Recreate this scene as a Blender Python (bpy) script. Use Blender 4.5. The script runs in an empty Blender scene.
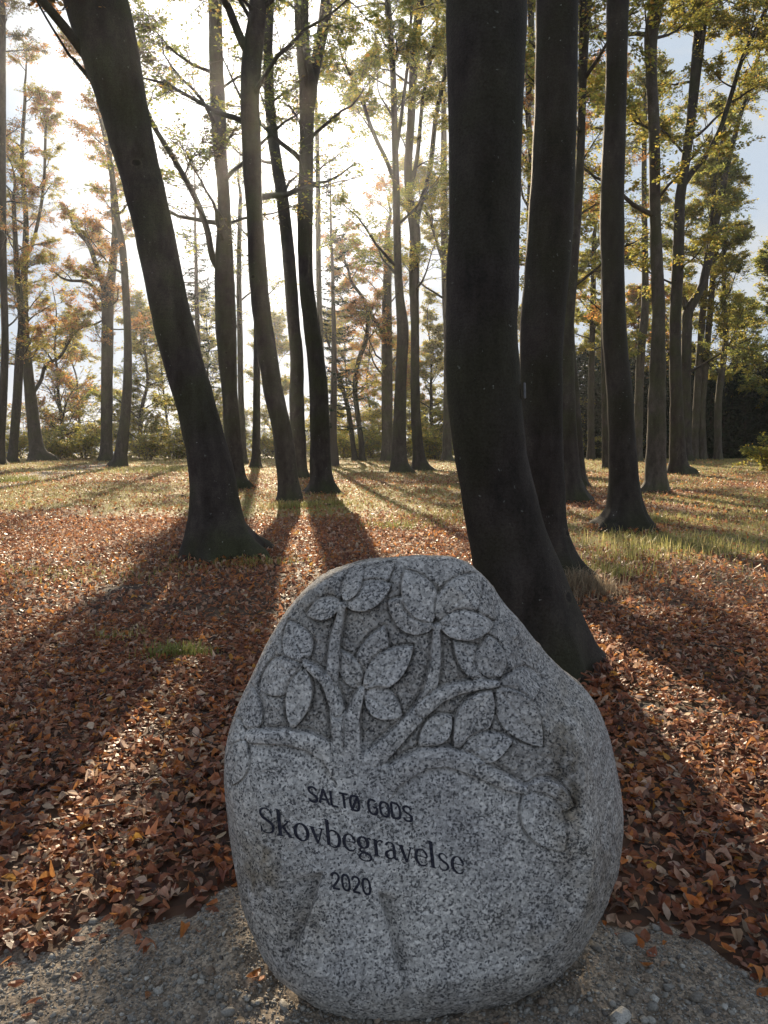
import bpy, math, random
import numpy as np
from mathutils import Vector

random.seed(11)
RNG = np.random.default_rng(7)
R = math.radians
sc = bpy.context.scene
COL = sc.collection

# ------------------------------------------------------------------ camera
F = 770.0
PITCH = R(5.34)
CAMZ = 1.5
cam_d = bpy.data.cameras.new('camera')
cam_d.sensor_fit = 'VERTICAL'
cam_d.sensor_height = 36.0
cam_d.lens = F / 1024 * 36.0
cam_d.clip_start = 0.05
cam_d.clip_end = 3000
cam = bpy.data.objects.new('camera', cam_d)
cam.location = (0, 0, CAMZ)
cam.rotation_euler = (math.pi / 2 - PITCH, 0, 0)
COL.objects.link(cam)
sc.camera = cam

SUN_DIR = Vector((-0.1545, 1.0412, 0.4265)).normalized()
SUN_EL = math.asin(SUN_DIR.z)
SUN_AZ = math.atan2(SUN_DIR.x, SUN_DIR.y)


def ray(px, py):
    px = np.asarray(px, float); py = np.asarray(py, float)
    a = (px - 384) / F
    v = (512 - py) / F
    return a, math.cos(PITCH) + v * math.sin(PITCH), -math.sin(PITCH) + v * math.cos(PITCH)


# ------------------------------------------------------------------ numpy noise
def _hash(ix, iy, iz, seed):
    h = (ix * 374761393 + iy * 668265263 + iz * 1274126177 + seed * 974711) & 0xFFFFFFFF
    h = ((h ^ (h >> 13)) * 1274126177) & 0xFFFFFFFF
    h = h ^ (h >> 16)
    return (h & 0xFFFF) / 32767.5 - 1.0


def vnoise(x, y, z=0.0, scale=1.0, seed=0):
    x, y, z = np.broadcast_arrays(np.asarray(x, float) * scale, np.asarray(y, float) * scale, np.asarray(z, float) * scale)
    ix = np.floor(x).astype(np.int64); iy = np.floor(y).astype(np.int64); iz = np.floor(z).astype(np.int64)
    fx = x - ix; fy = y - iy; fz = z - iz
    fx = fx * fx * (3 - 2 * fx); fy = fy * fy * (3 - 2 * fy); fz = fz * fz * (3 - 2 * fz)
    out = 0
    for a in (0, 1):
        wa = fx if a else 1 - fx
        for b in (0, 1):
            wb = fy if b else 1 - fy
            for c in (0, 1):
                wc = fz if c else 1 - fz
                out = out + wa * wb * wc * _hash(ix + a, iy + b, iz + c, seed)
    return out


def fbm(x, y, z=0.0, scale=1.0, octv=3, seed=0):
    s = 0; a = 1.0; t = 0
    for k in range(octv):
        s = s + a * vnoise(x, y, z, scale, seed + k * 17); t += a
        a *= 0.5; scale *= 2.03
    return s / t


# ------------------------------------------------------------------ terrain
def smooth(a, b, t):
    t = np.clip((t - a) / (b - a), 0, 1)
    return t * t * (3 - 2 * t)


def gz(x, y):
    x = np.asarray(x, float); y = np.asarray(y, float)
    h = 0.05 * vnoise(x, y, 0, 0.35, 3) * smooth(3.0, 7.0, y)
    h = h + 0.08 * vnoise(x, y, 0, 0.09, 5) * smooth(9, 22, y)
    d = np.clip(y - 63, 0, None)
    h = h - 10.0 * (1 - np.exp(-d * d / 1800.0)) 
    return h


def gpoint(px, py):
    a, b, c = ray(px, py)
    t = -CAMZ / c
    for _ in range(8):
        z = gz(a * t, b * t)
        t = 0.5 * t + 0.5 * (z - CAMZ) / c
    return np.array([float(a * t), float(b * t), float(CAMZ + c * t)])


def at_y(px, py, Y):
    a, b, c = ray(px, py)
    t = Y / b
    return np.stack([a * t, np.full_like(a * t, Y), CAMZ + c * t], -1)


# ------------------------------------------------------------------ mesh helpers
def mesh_np(name, verts, faces, mat=None, parent=None, smooth_sh=True, col=None, attrs=None, mat2=None, split=None):
    """verts (N,3); faces: array (M,k) or list of such arrays; ONE mesh object."""
    if isinstance(faces, np.ndarray):
        faces = [faces]
    me = bpy.data.meshes.new(name)
    verts = np.asarray(verts, np.float32)
    me.vertices.add(len(verts))
    me.vertices.foreach_set('co', verts.ravel())
    li = np.concatenate([f.ravel() for f in faces]).astype(np.int32)
    cnt = np.concatenate([np.full(len(f), f.shape[1], np.int32) for f in faces])
    st = np.zeros(len(cnt), np.int32); st[1:] = np.cumsum(cnt)[:-1]
    me.loops.add(len(li)); me.loops.foreach_set('vertex_index', li)
    me.polygons.add(len(cnt)); me.polygons.foreach_set('loop_start', st)
    me.polygons.foreach_set('use_smooth', np.full(len(cnt), smooth_sh))
    if col is not None:
        ca = me.color_attributes.new('Col', 'FLOAT_COLOR', 'POINT')
        c4 = np.ones((len(verts), 4), np.float32); c4[:, :3] = col
        ca.data.foreach_set('color', c4.ravel())
    for k, v in (attrs or {}).items():
        at = me.attributes.new(k, 'FLOAT', 'POINT')
        at.data.foreach_set('value', np.asarray(v, np.float32))
    me.update(calc_edges=True)
    if mat: me.materials.append(mat)
    if mat2 is not None:          # the faces whose flag is set take the second material
        me.materials.append(mat2)
        me.polygons.foreach_set('material_index', np.asarray(split, np.int32))
        me.polygons.foreach_set('use_smooth', np.asarray(split, bool))
    o = bpy.data.objects.new(name, me)
    COL.objects.link(o)
    if parent is not None: o.parent = parent
    return o


def tag(o, label=None, cat=None, group=None, kind=None):
    if label: o['label'] = label
    if cat: o['category'] = cat
    if group: o['group'] = group
    if kind: o['kind'] = kind
    return o


def thing(name, loc, label, cat, group=None):
    o = bpy.data.objects.new(name, None)
    o.empty_display_size = 0.3
    o.location = loc
    COL.objects.link(o)
    return tag(o, label, cat, group)


class Geo:
    def __init__(s): s.v = []; s.q = []; s.t = []; s.c = []; s.n = 0
    def add(s, v, f, c=None):
        v = np.asarray(v, float).reshape(-1, 3)
        f = np.asarray(f)
        (s.q if f.shape[1] == 4 else s.t).append(f + s.n)
        s.v.append(v); s.n += len(v)
        if c is not None: s.c.append(np.broadcast_to(np.asarray(c, float), (len(v), 3)))
    def build(s, name, mat, parent=None, smooth_sh=True, off=None):
        if not s.v: return None
        v = np.concatenate(s.v)
        if off is not None: v = v - np.asarray(off)
        fs = []
        if s.q: fs.append(np.concatenate(s.q))
        if s.t: fs.append(np.concatenate(s.t))
        c = np.concatenate(s.c) if s.c else None
        return mesh_np(name, v, fs, mat, parent, smooth_sh, c)


def crown(wood, leaves, leafmat, parent, off=None, name='crown'):
    """twigs and leaves of one crown as ONE mesh"""
    if not leaves.v: return
    lvv = np.concatenate(leaves.v); lq = np.concatenate(leaves.q); c = np.concatenate(leaves.c)
    wv = np.concatenate(wood.v); wq = np.concatenate(wood.q) + len(lvv)
    v = np.vstack([lvv, wv])
    if off is not None: v = v - np.asarray(off)
    mesh_np(name, v, np.vstack([lq, wq]), leafmat, parent, False, np.vstack([c, np.full((len(wv), 3), .05)]), None, TWIG,
            np.concatenate([np.zeros(len(lq)), np.ones(len(wq))]))


def nrm(a):
    return a / np.maximum(np.linalg.norm(a, axis=-1, keepdims=True), 1e-9)


def cat(pts, n):
    """Catmull-Rom through rows of pts, resampled to n rows"""
    p = np.asarray(pts, float)
    if len(p) == 2:
        t = np.linspace(0, 1, n)[:, None]
        return p[0] * (1 - t) + p[1] * t
    q = np.vstack([2 * p[0] - p[1], p, 2 * p[-1] - p[-2]])
    u = np.linspace(0, len(p) - 1 - 1e-6, n)
    i = u.astype(int); t = (u - i)[:, None]
    a, b, c, d = q[i], q[i + 1], q[i + 2], q[i + 3]
    return 0.5 * (2 * b + (c - a) * t + (2 * a - 5 * b + 4 * c - d) * t * t + (3 * b - a - 3 * c + d) * t ** 3)


def tubes(P, r, k):
    """batch of tubes: P (B,n,3), r (B,n) -> verts, quads"""
    B, n, _ = P.shape
    d = nrm(np.gradient(P, axis=1))
    ref = np.where(np.abs(nrm(P[:, -1:] - P[:, :1])[..., 2:3]) > 0.9, np.array([1., 0, 0]), np.array([0, 0, 1.]))
    u = nrm(np.cross(d, ref)); w = np.cross(d, u)
    a = np.arange(k) * 2 * math.pi / k
    V = P[:, :, None] + r[:, :, None, None] * (u[:, :, None] * np.cos(a)[:, None] + w[:, :, None] * np.sin(a)[:, None])
    V = V.reshape(-1, 3)
    b = np.arange(B)[:, None, None] * (n * k); i = np.arange(n - 1)[None, :, None] * k; j = np.arange(k)[None, None, :]
    j2 = (j + 1) % k
    Q = np.stack([b + i + j, b + i + j2, b + i + k + j2, b + i + k + j], -1).reshape(-1, 4)
    return V, Q


# ------------------------------------------------------------------ materials
def newmat(name):
    m = bpy.data.materials.new(name); m.use_nodes = True
    nt = m.node_tree; nt.nodes.clear()
    return m, nt, nt.nodes, nt.links


def N(nt, t, **kw):
    n = nt.nodes.new(t)
    for k, v in kw.items():
        if k in n.inputs.keys(): n.inputs[k].default_value = v
        else: setattr(n, k, v)
    return n


def ramp(nt, stops, interp='LINEAR'):
    n = nt.nodes.new('ShaderNodeValToRGB'); n.color_ramp.interpolation = interp
    e = n.color_ramp.elements
    while len(e) < len(stops): e.new(0.5)
    for x, (p, c) in zip(e, stops):
        x.position = p; x.color = (*c, 1) if len(c) == 3 else c
    return n


def mixc(nt, fac, a, b, typ='MIX'):
    n = nt.nodes.new('ShaderNodeMix'); n.data_type = 'RGBA'; n.blend_type = typ
    for s, v in ((0, fac), (6, a), (7, b)):
        if hasattr(v, 'links') or isinstance(v, bpy.types.NodeSocket): nt.links.new(v, n.inputs[s])
        elif s == 0: n.inputs[0].default_value = v
        else: n.inputs[s].default_value = (*v, 1)
    return n.outputs[2]


def bark_material(name, dark, light, moss):
    m, nt, ns, L = newmat(name)
    tc = N(nt, 'ShaderNodeTexCoord')
    mp = N(nt, 'ShaderNodeMapping'); mp.inputs['Scale'].default_value = (2.4, 2.4, 1.3)
    L.new(tc.outputs['Object'], mp.inputs['Vector'])
    n1 = N(nt, 'ShaderNodeTexNoise', Scale=3.0, Detail=8.0, Roughness=0.65)
    L.new(mp.outputs[0], n1.inputs['Vector'])
    r1 = ramp(nt, [(0.3, dark), (0.72, light)])
    L.new(n1.outputs['Fac'], r1.inputs[0])
    n2 = N(nt, 'ShaderNodeTexNoise', Scale=1.1, Detail=5.0)
    L.new(tc.outputs['Object'], n2.inputs['Vector'])
    r2 = ramp(nt, [(0.44, (0, 0, 0)), (0.62, (1, 1, 1))])
    L.new(n2.outputs['Fac'], r2.inputs[0])
    c = mixc(nt, r2.outputs[0], r1.outputs[0], moss)
    n5 = N(nt, 'ShaderNodeTexNoise', Scale=0.9, Detail=6.0, Roughness=.7)
    mp5 = N(nt, 'ShaderNodeMapping'); mp5.inputs['Scale'].default_value = (3.2, 3.2, .8); L.new(tc.outputs['Object'], mp5.inputs[0]); L.new(mp5.outputs[0], n5.inputs['Vector'])
    r5 = ramp(nt, [(.3, (.55, .5, .46)), (.7, (1.35, 1.32, 1.3))]); L.new(n5.outputs['Fac'], r5.inputs[0])
    c = mixc(nt, 1., c, r5.outputs[0], 'MULTIPLY')
    # horizontal wrinkles of beech bark
    mp2 = N(nt, 'ShaderNodeMapping'); mp2.inputs['Scale'].default_value = (2.2, 2.2, 40)
    L.new(tc.outputs['Object'], mp2.inputs['Vector'])
    n3 = N(nt, 'ShaderNodeTexNoise', Scale=1.6, Detail=4.0, Roughness=0.7)
    L.new(mp2.outputs[0], n3.inputs['Vector'])
    r3 = ramp(nt, [(0.42, (0.5, 0.5, 0.5)), (0.56, (1, 1, 1))])
    L.new(n3.outputs['Fac'], r3.inputs[0])
    c = mixc(nt, 0.16, c, r3.outputs[0], 'MULTIPLY')
    # old branch scars
    mp6 = N(nt, 'ShaderNodeMapping'); mp6.inputs['Scale'].default_value = (1.5, 1.5, 2.1); L.new(tc.outputs['Object'], mp6.inputs[0])
    v6 = N(nt, 'ShaderNodeTexVoronoi', Scale=1.0); L.new(mp6.outputs[0], v6.inputs['Vector'])
    r6 = ramp(nt, [(0, (.25, .23, .22)), (.07, (.4, .38, .36)), (.085, (1.5, 1.45, 1.4)), (.12, (1, 1, 1))]); L.new(v6.outputs['Distance'], r6.inputs[0])
    c = mixc(nt, .8, c, r6.outputs[0], 'MULTIPLY')
    # fine pores and cracks
    n7 = N(nt, 'ShaderNodeTexNoise', Scale=70.0, Detail=5.0, Roughness=.7); L.new(tc.outputs['Object'], n7.inputs['Vector'])
    r7 = ramp(nt, [(.34, (.5, .48, .46)), (.5, (1, 1, 1)), (.68, (1.4, 1.4, 1.4))]); L.new(n7.outputs['Fac'], r7.inputs[0])
    c = mixc(nt, .7, c, r7.outputs[0], 'MULTIPLY')
    # lichen flecks
    v = N(nt, 'ShaderNodeTexVoronoi', Scale=16.0)
    L.new(tc.outputs['Object'], v.inputs['Vector'])
    nw = N(nt, 'ShaderNodeTexNoise', Scale=45.0, Detail=2.0); L.new(tc.outputs['Object'], nw.inputs['Vector'])
    vm = N(nt, 'ShaderNodeVectorMath', operation='MULTIPLY_ADD'); vm.inputs[1].default_value = (.05, .05, .05)
    L.new(nw.outputs['Color'], vm.inputs[0]); L.new(tc.outputs['Object'], vm.inputs[2]); L.new(vm.outputs[0], v.inputs['Vector'])
    r4 = ramp(nt, [(0.0, (1, 1, 1)), (0.08, (1, 1, 1)), (0.15, (0, 0, 0))])
    L.new(v.outputs['Distance'], r4.inputs[0])
    rv = ramp(nt, [(0.72, (0, 0, 0)), (0.73, (.35, .35, .35)), (.88, (1, 1, 1))], 'CONSTANT')
    L.new(v.outputs['Color'], rv.inputs[0])
    fk = N(nt, 'ShaderNodeMath', operation='MULTIPLY')
    L.new(r4.outputs[0], fk.inputs[0]); L.new(rv.outputs[0], fk.inputs[1])
    c = mixc(nt, fk.outputs[0], c, (0.36, 0.37, 0.34))
    b = N(nt, 'ShaderNodeBsdfPrincipled', Roughness=0.75)
    b.inputs['Specular IOR Level'].default_value = 0.14
    L.new(c, b.inputs['Base Color'])
    bp = N(nt, 'ShaderNodeBump', Strength=0.5, Distance=0.012)
    ad = N(nt, 'ShaderNodeMath', operation='ADD')
    L.new(n1.outputs['Fac'], ad.inputs[0]); L.new(n7.outputs['Fac'], ad.inputs[1])
    L.new(ad.outputs[0], bp.inputs['Height'])
    L.new(bp.outputs[0], b.inputs['Normal'])
    o = N(nt, 'ShaderNodeOutputMaterial'); L.new(b.outputs[0], o.inputs[0])
    return m


def leaf_material(name, trans, rough=0.5, spec=0.3):
    m, nt, ns, L = newmat(name)
    a = N(nt, 'ShaderNodeVertexColor', layer_name='Col')
    b = N(nt, 'ShaderNodeBsdfPrincipled', Roughness=rough)
    b.inputs['Specular IOR Level'].default_value = spec
    tc = N(nt, 'ShaderNodeTexCoord'); nz = N(nt, 'ShaderNodeTexNoise', Scale=55.0, Detail=3.0); L.new(tc.outputs['Object'], nz.inputs['Vector'])
    rz = ramp(nt, [(.3, (.62, .58, .55)), (.68, (1.15, 1.15, 1.15))]); L.new(nz.outputs['Fac'], rz.inputs[0])
    L.new(mixc(nt, 1., a.outputs[0], rz.outputs[0], 'MULTIPLY'), b.inputs['Base Color'])
    t = N(nt, 'ShaderNodeBsdfTranslucent')
    g = N(nt, 'ShaderNodeGamma', Gamma=0.62)
    L.new(a.outputs[0], g.inputs[0]); L.new(g.outputs[0], t.inputs[0])
    mx = N(nt, 'ShaderNodeMixShader'); mx.inputs[0].default_value = trans
    L.new(b.outputs[0], mx.inputs[1]); L.new(t.outputs[0], mx.inputs[2])
    o = N(nt, 'ShaderNodeOutputMaterial'); L.new(mx.outputs[0], o.inputs[0])
    return m


def plain(name, c, rough=0.8):
    m, nt, ns, L = newmat(name)
    tc = N(nt, 'ShaderNodeTexCoord')
    n = N(nt, 'ShaderNodeTexNoise', Scale=40.0, Detail=4.0)
    L.new(tc.outputs['Object'], n.inputs['Vector'])
    r = ramp(nt, [(0.3, tuple(x * 0.7 for x in c)), (0.7, tuple(min(1, x * 1.25) for x in c))])
    L.new(n.outputs['Fac'], r.inputs[0])
    b = N(nt, 'ShaderNodeBsdfPrincipled', Roughness=rough)
    L.new(r.outputs[0], b.inputs['Base Color'])
    o = N(nt, 'ShaderNodeOutputMaterial'); L.new(b.outputs[0], o.inputs[0])
    return m


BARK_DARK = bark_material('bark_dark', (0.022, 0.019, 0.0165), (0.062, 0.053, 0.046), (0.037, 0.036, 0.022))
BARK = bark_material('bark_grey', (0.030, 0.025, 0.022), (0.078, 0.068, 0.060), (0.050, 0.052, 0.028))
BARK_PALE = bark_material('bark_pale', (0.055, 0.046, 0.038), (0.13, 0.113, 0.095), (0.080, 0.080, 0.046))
TWIG = plain('twig_bark', (0.075, 0.06, 0.05))
LEAF = leaf_material('crown_leaf', 0.68)
NEEDLE = leaf_material('needle', 0.1, .7, .1)
LITTER = leaf_material('litter_leaf', 0.42, 0.45, 0.4)
GRASS = leaf_material('grass_blade', 0.4, 0.45, 0.35)

PAL = {
    'green': [((0.12, 0.15, 0.018), 5), ((0.20, 0.20, 0.02), 4), ((0.30, 0.24, 0.02), 2), ((0.065, 0.09, 0.014), 3)],
    'yellow': [((0.36, 0.28, 0.022), 5), ((0.24, 0.22, 0.02), 5), ((0.44, 0.24, 0.022), 2), ((0.14, 0.15, 0.02), 3)],
    'orange': [((0.42, 0.14, 0.022), 6), ((0.30, 0.10, 0.02), 4), ((0.44, 0.22, 0.03), 2), ((0.15, 0.065, 0.02), 2)],
    'mixed': [((0.18, 0.18, 0.02), 5), ((0.32, 0.24, 0.022), 4), ((0.36, 0.16, 0.022), 1.2), ((0.08, 0.10, 0.016), 3)],
    'dark': [((0.04, 0.035, 0.012), 4), ((0.065, 0.04, 0.014), 3), ((0.09, 0.085, 0.02), 2)],
    'fir': [((0.018, 0.033, 0.018), 4), ((0.026, 0.044, 0.022), 4), ((0.012, 0.024, 0.015), 3)],
    'litter': [((0.27, 0.088, 0.038), 5), ((0.35, 0.13, 0.055), 4), ((0.42, 0.24, 0.15), 3), ((0.15, 0.05, 0.027), 3.5),
               ((0.47, 0.15, 0.03), 2.4), ((0.54, 0.38, 0.27), 1.9), ((0.46, 0.21, 0.03), 0.3), ((0.06, 0.03, 0.02), 1.5)],
}


def pick(pal, n, rng, jit=0.25):
    c = np.array([p[0] for p in PAL[pal]]); w = np.array([p[1] for p in PAL[pal]], float)
    i = rng.choice(len(c), n, p=w / w.sum())
    return np.clip(c[i] * (1 + jit * rng.standard_normal((n, 1))) * (1 + 0.035 * rng.standard_normal((n, 3))), 0.004, 0.9)


# ------------------------------------------------------------------ trees
def leaf_quads(geo, P, A, size, rng, pal, tilt=0.5, asp=0.62):
    n = len(P)
    if n == 0: return
    up = nrm(np.array([0, 0, 1.0]) + tilt * rng.standard_normal((n, 3)))
    A = nrm(A)
    side = nrm(np.cross(A, up))
    s = size * rng.uniform(0.65, 1.25, n)[:, None]
    b = P
    l = P + A * s * 0.48 + side * s * asp * 0.5
    r_ = P + A * s * 0.48 - side * s * asp * 0.5
    t = P + A * s - np.array([0, 0, 1.0]) * s * 0.1
    V = np.stack([b, r_, t, l], 1).reshape(-1, 3)
    Fq = np.arange(n * 4).reshape(-1, 4)
    geo.add(V, Fq, np.repeat(pick(pal, n, rng), 4, axis=0))


def grow(P0, D0, Ln, n, wob, bend, rng):
    """batch of curved shoots: P0 (B,3) D0 (B,3) Ln (B,) bend: z added to direction per step"""
    B = len(P0)
    d = nrm(D0.copy()); p = P0.copy(); out = [p.copy()]
    for k in range(n - 1):
        d = nrm(d + wob * rng.standard_normal((B, 3)) + np.array([0, 0, 1.0]) * np.reshape(bend, (-1, 1)))
        p = p + d * (Ln / (n - 1))[:, None]
        out.append(p.copy())
    return np.stack(out, 1)


def branchwork(wood, leaves, trunk_P, trunk_r, rng, h0, nl, Lmax, elev=(20, 55), pal='mixed', dens=1.0,
               leaf=0.085, sub=6, tw=4, lpt=9, bend=0.03, pal2=None, p2=0.0, clump=1.0, top=None, limbs=None):
    """limbs, shoots, twigs and leaf sprays along a trunk polyline"""
    h = trunk_P[:, 2]
    base = h[0]
    topz = h[-1] if top is None else top
    hs = np.sort(rng.uniform(0, 1, nl) ** 0.85) * (topz - base - h0 - 0.2) + base + h0
    O = np.stack([np.interp(hs, h, trunk_P[:, k]) for k in range(3)], -1)
    r0 = np.interp(hs, h, trunk_r)
    az = np.arange(nl) * 2.4 + rng.uniform(-0.6, 0.6, nl) + rng.uniform(0, 6)
    f = (hs - base - h0) / max(topz - base - h0, 0.1)
    el = np.radians(rng.uniform(elev[0], elev[1], nl) + 18 * f)
    D = np.stack([np.cos(az) * np.cos(el), np.sin(az) * np.cos(el), np.sin(el)], -1)
    Ln = Lmax * (1 - 0.55 * f) * rng.uniform(0.55, 1.1, nl)
    P = grow(O, D, Ln, 9, 0.14, bend, rng)
    rr = np.minimum(r0 * 0.5, 0.018 * Ln + 0.008)[:, None] * np.linspace(1, 0.22, 9)[None]
    V, Q = tubes(P, rr, 6); (limbs or wood).add(V, Q)
    # shoots
    B = nl * sub
    t = rng.uniform(0.22, 1.0, B); li = np.repeat(np.arange(nl), sub)
    def along(P, li, t):
        n = P.shape[1]
        u = t * (n - 1) * 0.999; i = u.astype(int); g = (u - i)[:, None]
        pos = P[li, i] * (1 - g) + P[li, np.minimum(i + 1, n - 1)] * g
        d = nrm(P[li, np.minimum(i + 1, n - 1)] - P[li, np.maximum(i - 0, 0)] + 1e-9)
        return pos, d
    pos, d = along(P, li, t)
    sgn = rng.choice([-1, 1], B)
    side = nrm(np.cross(d, np.array([0, 0, 1.0])) + 1e-6) * sgn[:, None]
    d2 = nrm(d * 0.75 + side * rng.uniform(0.4, 1.0, B)[:, None] + 0.32 * rng.standard_normal((B, 3)))
    L2 = Ln[li] * rng.uniform(0.22, 0.5, B) * (1.15 - 0.5 * t) + 0.25
    P2 = grow(pos, d2, L2, 6, 0.16, 0.0, rng)
    r2 = (0.006 + 0.006 * L2)[:, None] * np.linspace(1, 0.3, 6)[None]
    V, Q = tubes(P2, r2, 4); wood.add(V, Q)
    # twigs
    B3 = B * tw
    li2 = np.repeat(np.arange(B), tw); t = rng.uniform(0.2, 1.0, B3)
    pos, d = along(P2, li2, t)
    side = nrm(np.cross(d, np.array([0, 0, 1.0])) + 1e-6) * rng.choice([-1, 1], B3)[:, None]
    d3 = nrm(d * 0.8 + side * rng.uniform(0.3, 1.0, B3)[:, None] + 0.2 * rng.standard_normal((B3, 3)))
    L3 = L2[li2] * rng.uniform(0.25, 0.55, B3) + 0.12
    P3 = grow(pos, d3, L3, 4, 0.12, -0.03, rng)
    r3 = np.full(B3, 0.0055)[:, None] * np.linspace(1, 0.5, 4)[None] * (leaf / 0.085)
    V, Q = tubes(P3, r3, 3); wood.add(V, Q)
    # leaves: sprays along twigs
    cl = np.clip(rng.gamma(1.3, 0.75, B), 0, 2.4) ** clump
    cnt = rng.poisson(np.clip(lpt * dens * cl[li2], 0, 60))
    li3 = np.repeat(np.arange(B3), cnt)
    t = rng.uniform(0.05, 1.05, len(li3))
    pos, d = along(P3, li3, np.clip(t, 0, 1))
    side = nrm(np.cross(d, np.array([0, 0, 1.0])) + 1e-6) * rng.choice([-1, 1], len(li3))[:, None]
    ax = d * 0.6 + side + 0.35 * rng.standard_normal((len(li3), 3))
    pos = pos + 0.4 * leaf * rng.standard_normal((len(li3), 3))
    if pal2:
        k = rng.uniform(0, 1, B)[li2[li3]] < p2
        leaf_quads(leaves, pos[~k], ax[~k], leaf, rng, pal)
        leaf_quads(leaves, pos[k], ax[k], leaf, rng, pal2)
    else:
        leaf_quads(leaves, pos, ax, leaf, rng, pal)


def trunk_tube(P, r, k, rng, flare=0.8, nfl=5, ovals=True):
    """tapered, gently fluted trunk with buttressed root flare; P (n,3) world, r (n,)"""
    n = len(P)
    d = nrm(np.gradient(P, axis=0))
    u = nrm(np.cross(d, np.array([0, 1.0, 0]))); w = np.cross(d, u)
    a = np.arange(k) * 2 * math.pi / k
    hgt = P[:, 2] - P[0, 2]
    ph = rng.uniform(0, 6, 3)
    rb = r[min(4, n - 1)]
    fl = flare * np.exp(-np.clip(hgt - 0.05, 0, None) / (0.5 * rb + 0.12))
    lob = np.zeros((1, k)); low = np.zeros((1, k))
    for q in range(nfl + 1):
        c0 = ph[0] + q * 6.283 / (nfl + 1) + rng.uniform(-.35, .35); amp = rng.uniform(.45, 1.15)
        dth = np.angle(np.exp(1j * (a - c0)))[None]
        lob = np.maximum(lob, amp * np.exp(-(dth / .36) ** 2)); low = np.maximum(low, amp * np.exp(-(dth / .22) ** 2))
    m = 1 + fl[:, None] * (0.22 + 1.0 * lob)
    m = m + (.95 * np.exp(-np.clip(hgt, 0, None) / (.12 + .22 * rb)))[:, None] * low * (.8 + .6 * vnoise(a * 3, hgt[:, None] * 0, 0, 1.3, 8))
    m = m * (1 + 0.03 * np.sin(2 * a[None] + ph[1] + hgt[:, None] * 0.25) + 0.018 * np.sin(3 * a[None] + hgt[:, None] * 0.5 + ph[2]))
    V = P[:, None] + (r[:, None] * m)[..., None] * (u[:, None] * np.cos(a)[None, :, None] + w[:, None] * np.sin(a)[None, :, None])
    nz = vnoise(V[..., 0], V[..., 1], V[..., 2], 5.0, 9) * 0.02 + vnoise(V[..., 0], V[..., 1], V[..., 2] * 2, 1.6, 4) * 0.05
    V = V + (nz * r[:, None])[..., None] * (V - P[:, None]) / np.maximum(r[:, None, None], 1e-3)
    i = np.arange(n - 1)[:, None] * k; j = np.arange(k)[None]; j2 = (j + 1) % k
    Q = np.stack([i + j, i + j2, i + k + j2, i + k + j], -1).reshape(-1, 4)
    return V.reshape(-1, 3), Q


TREES = []


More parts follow.
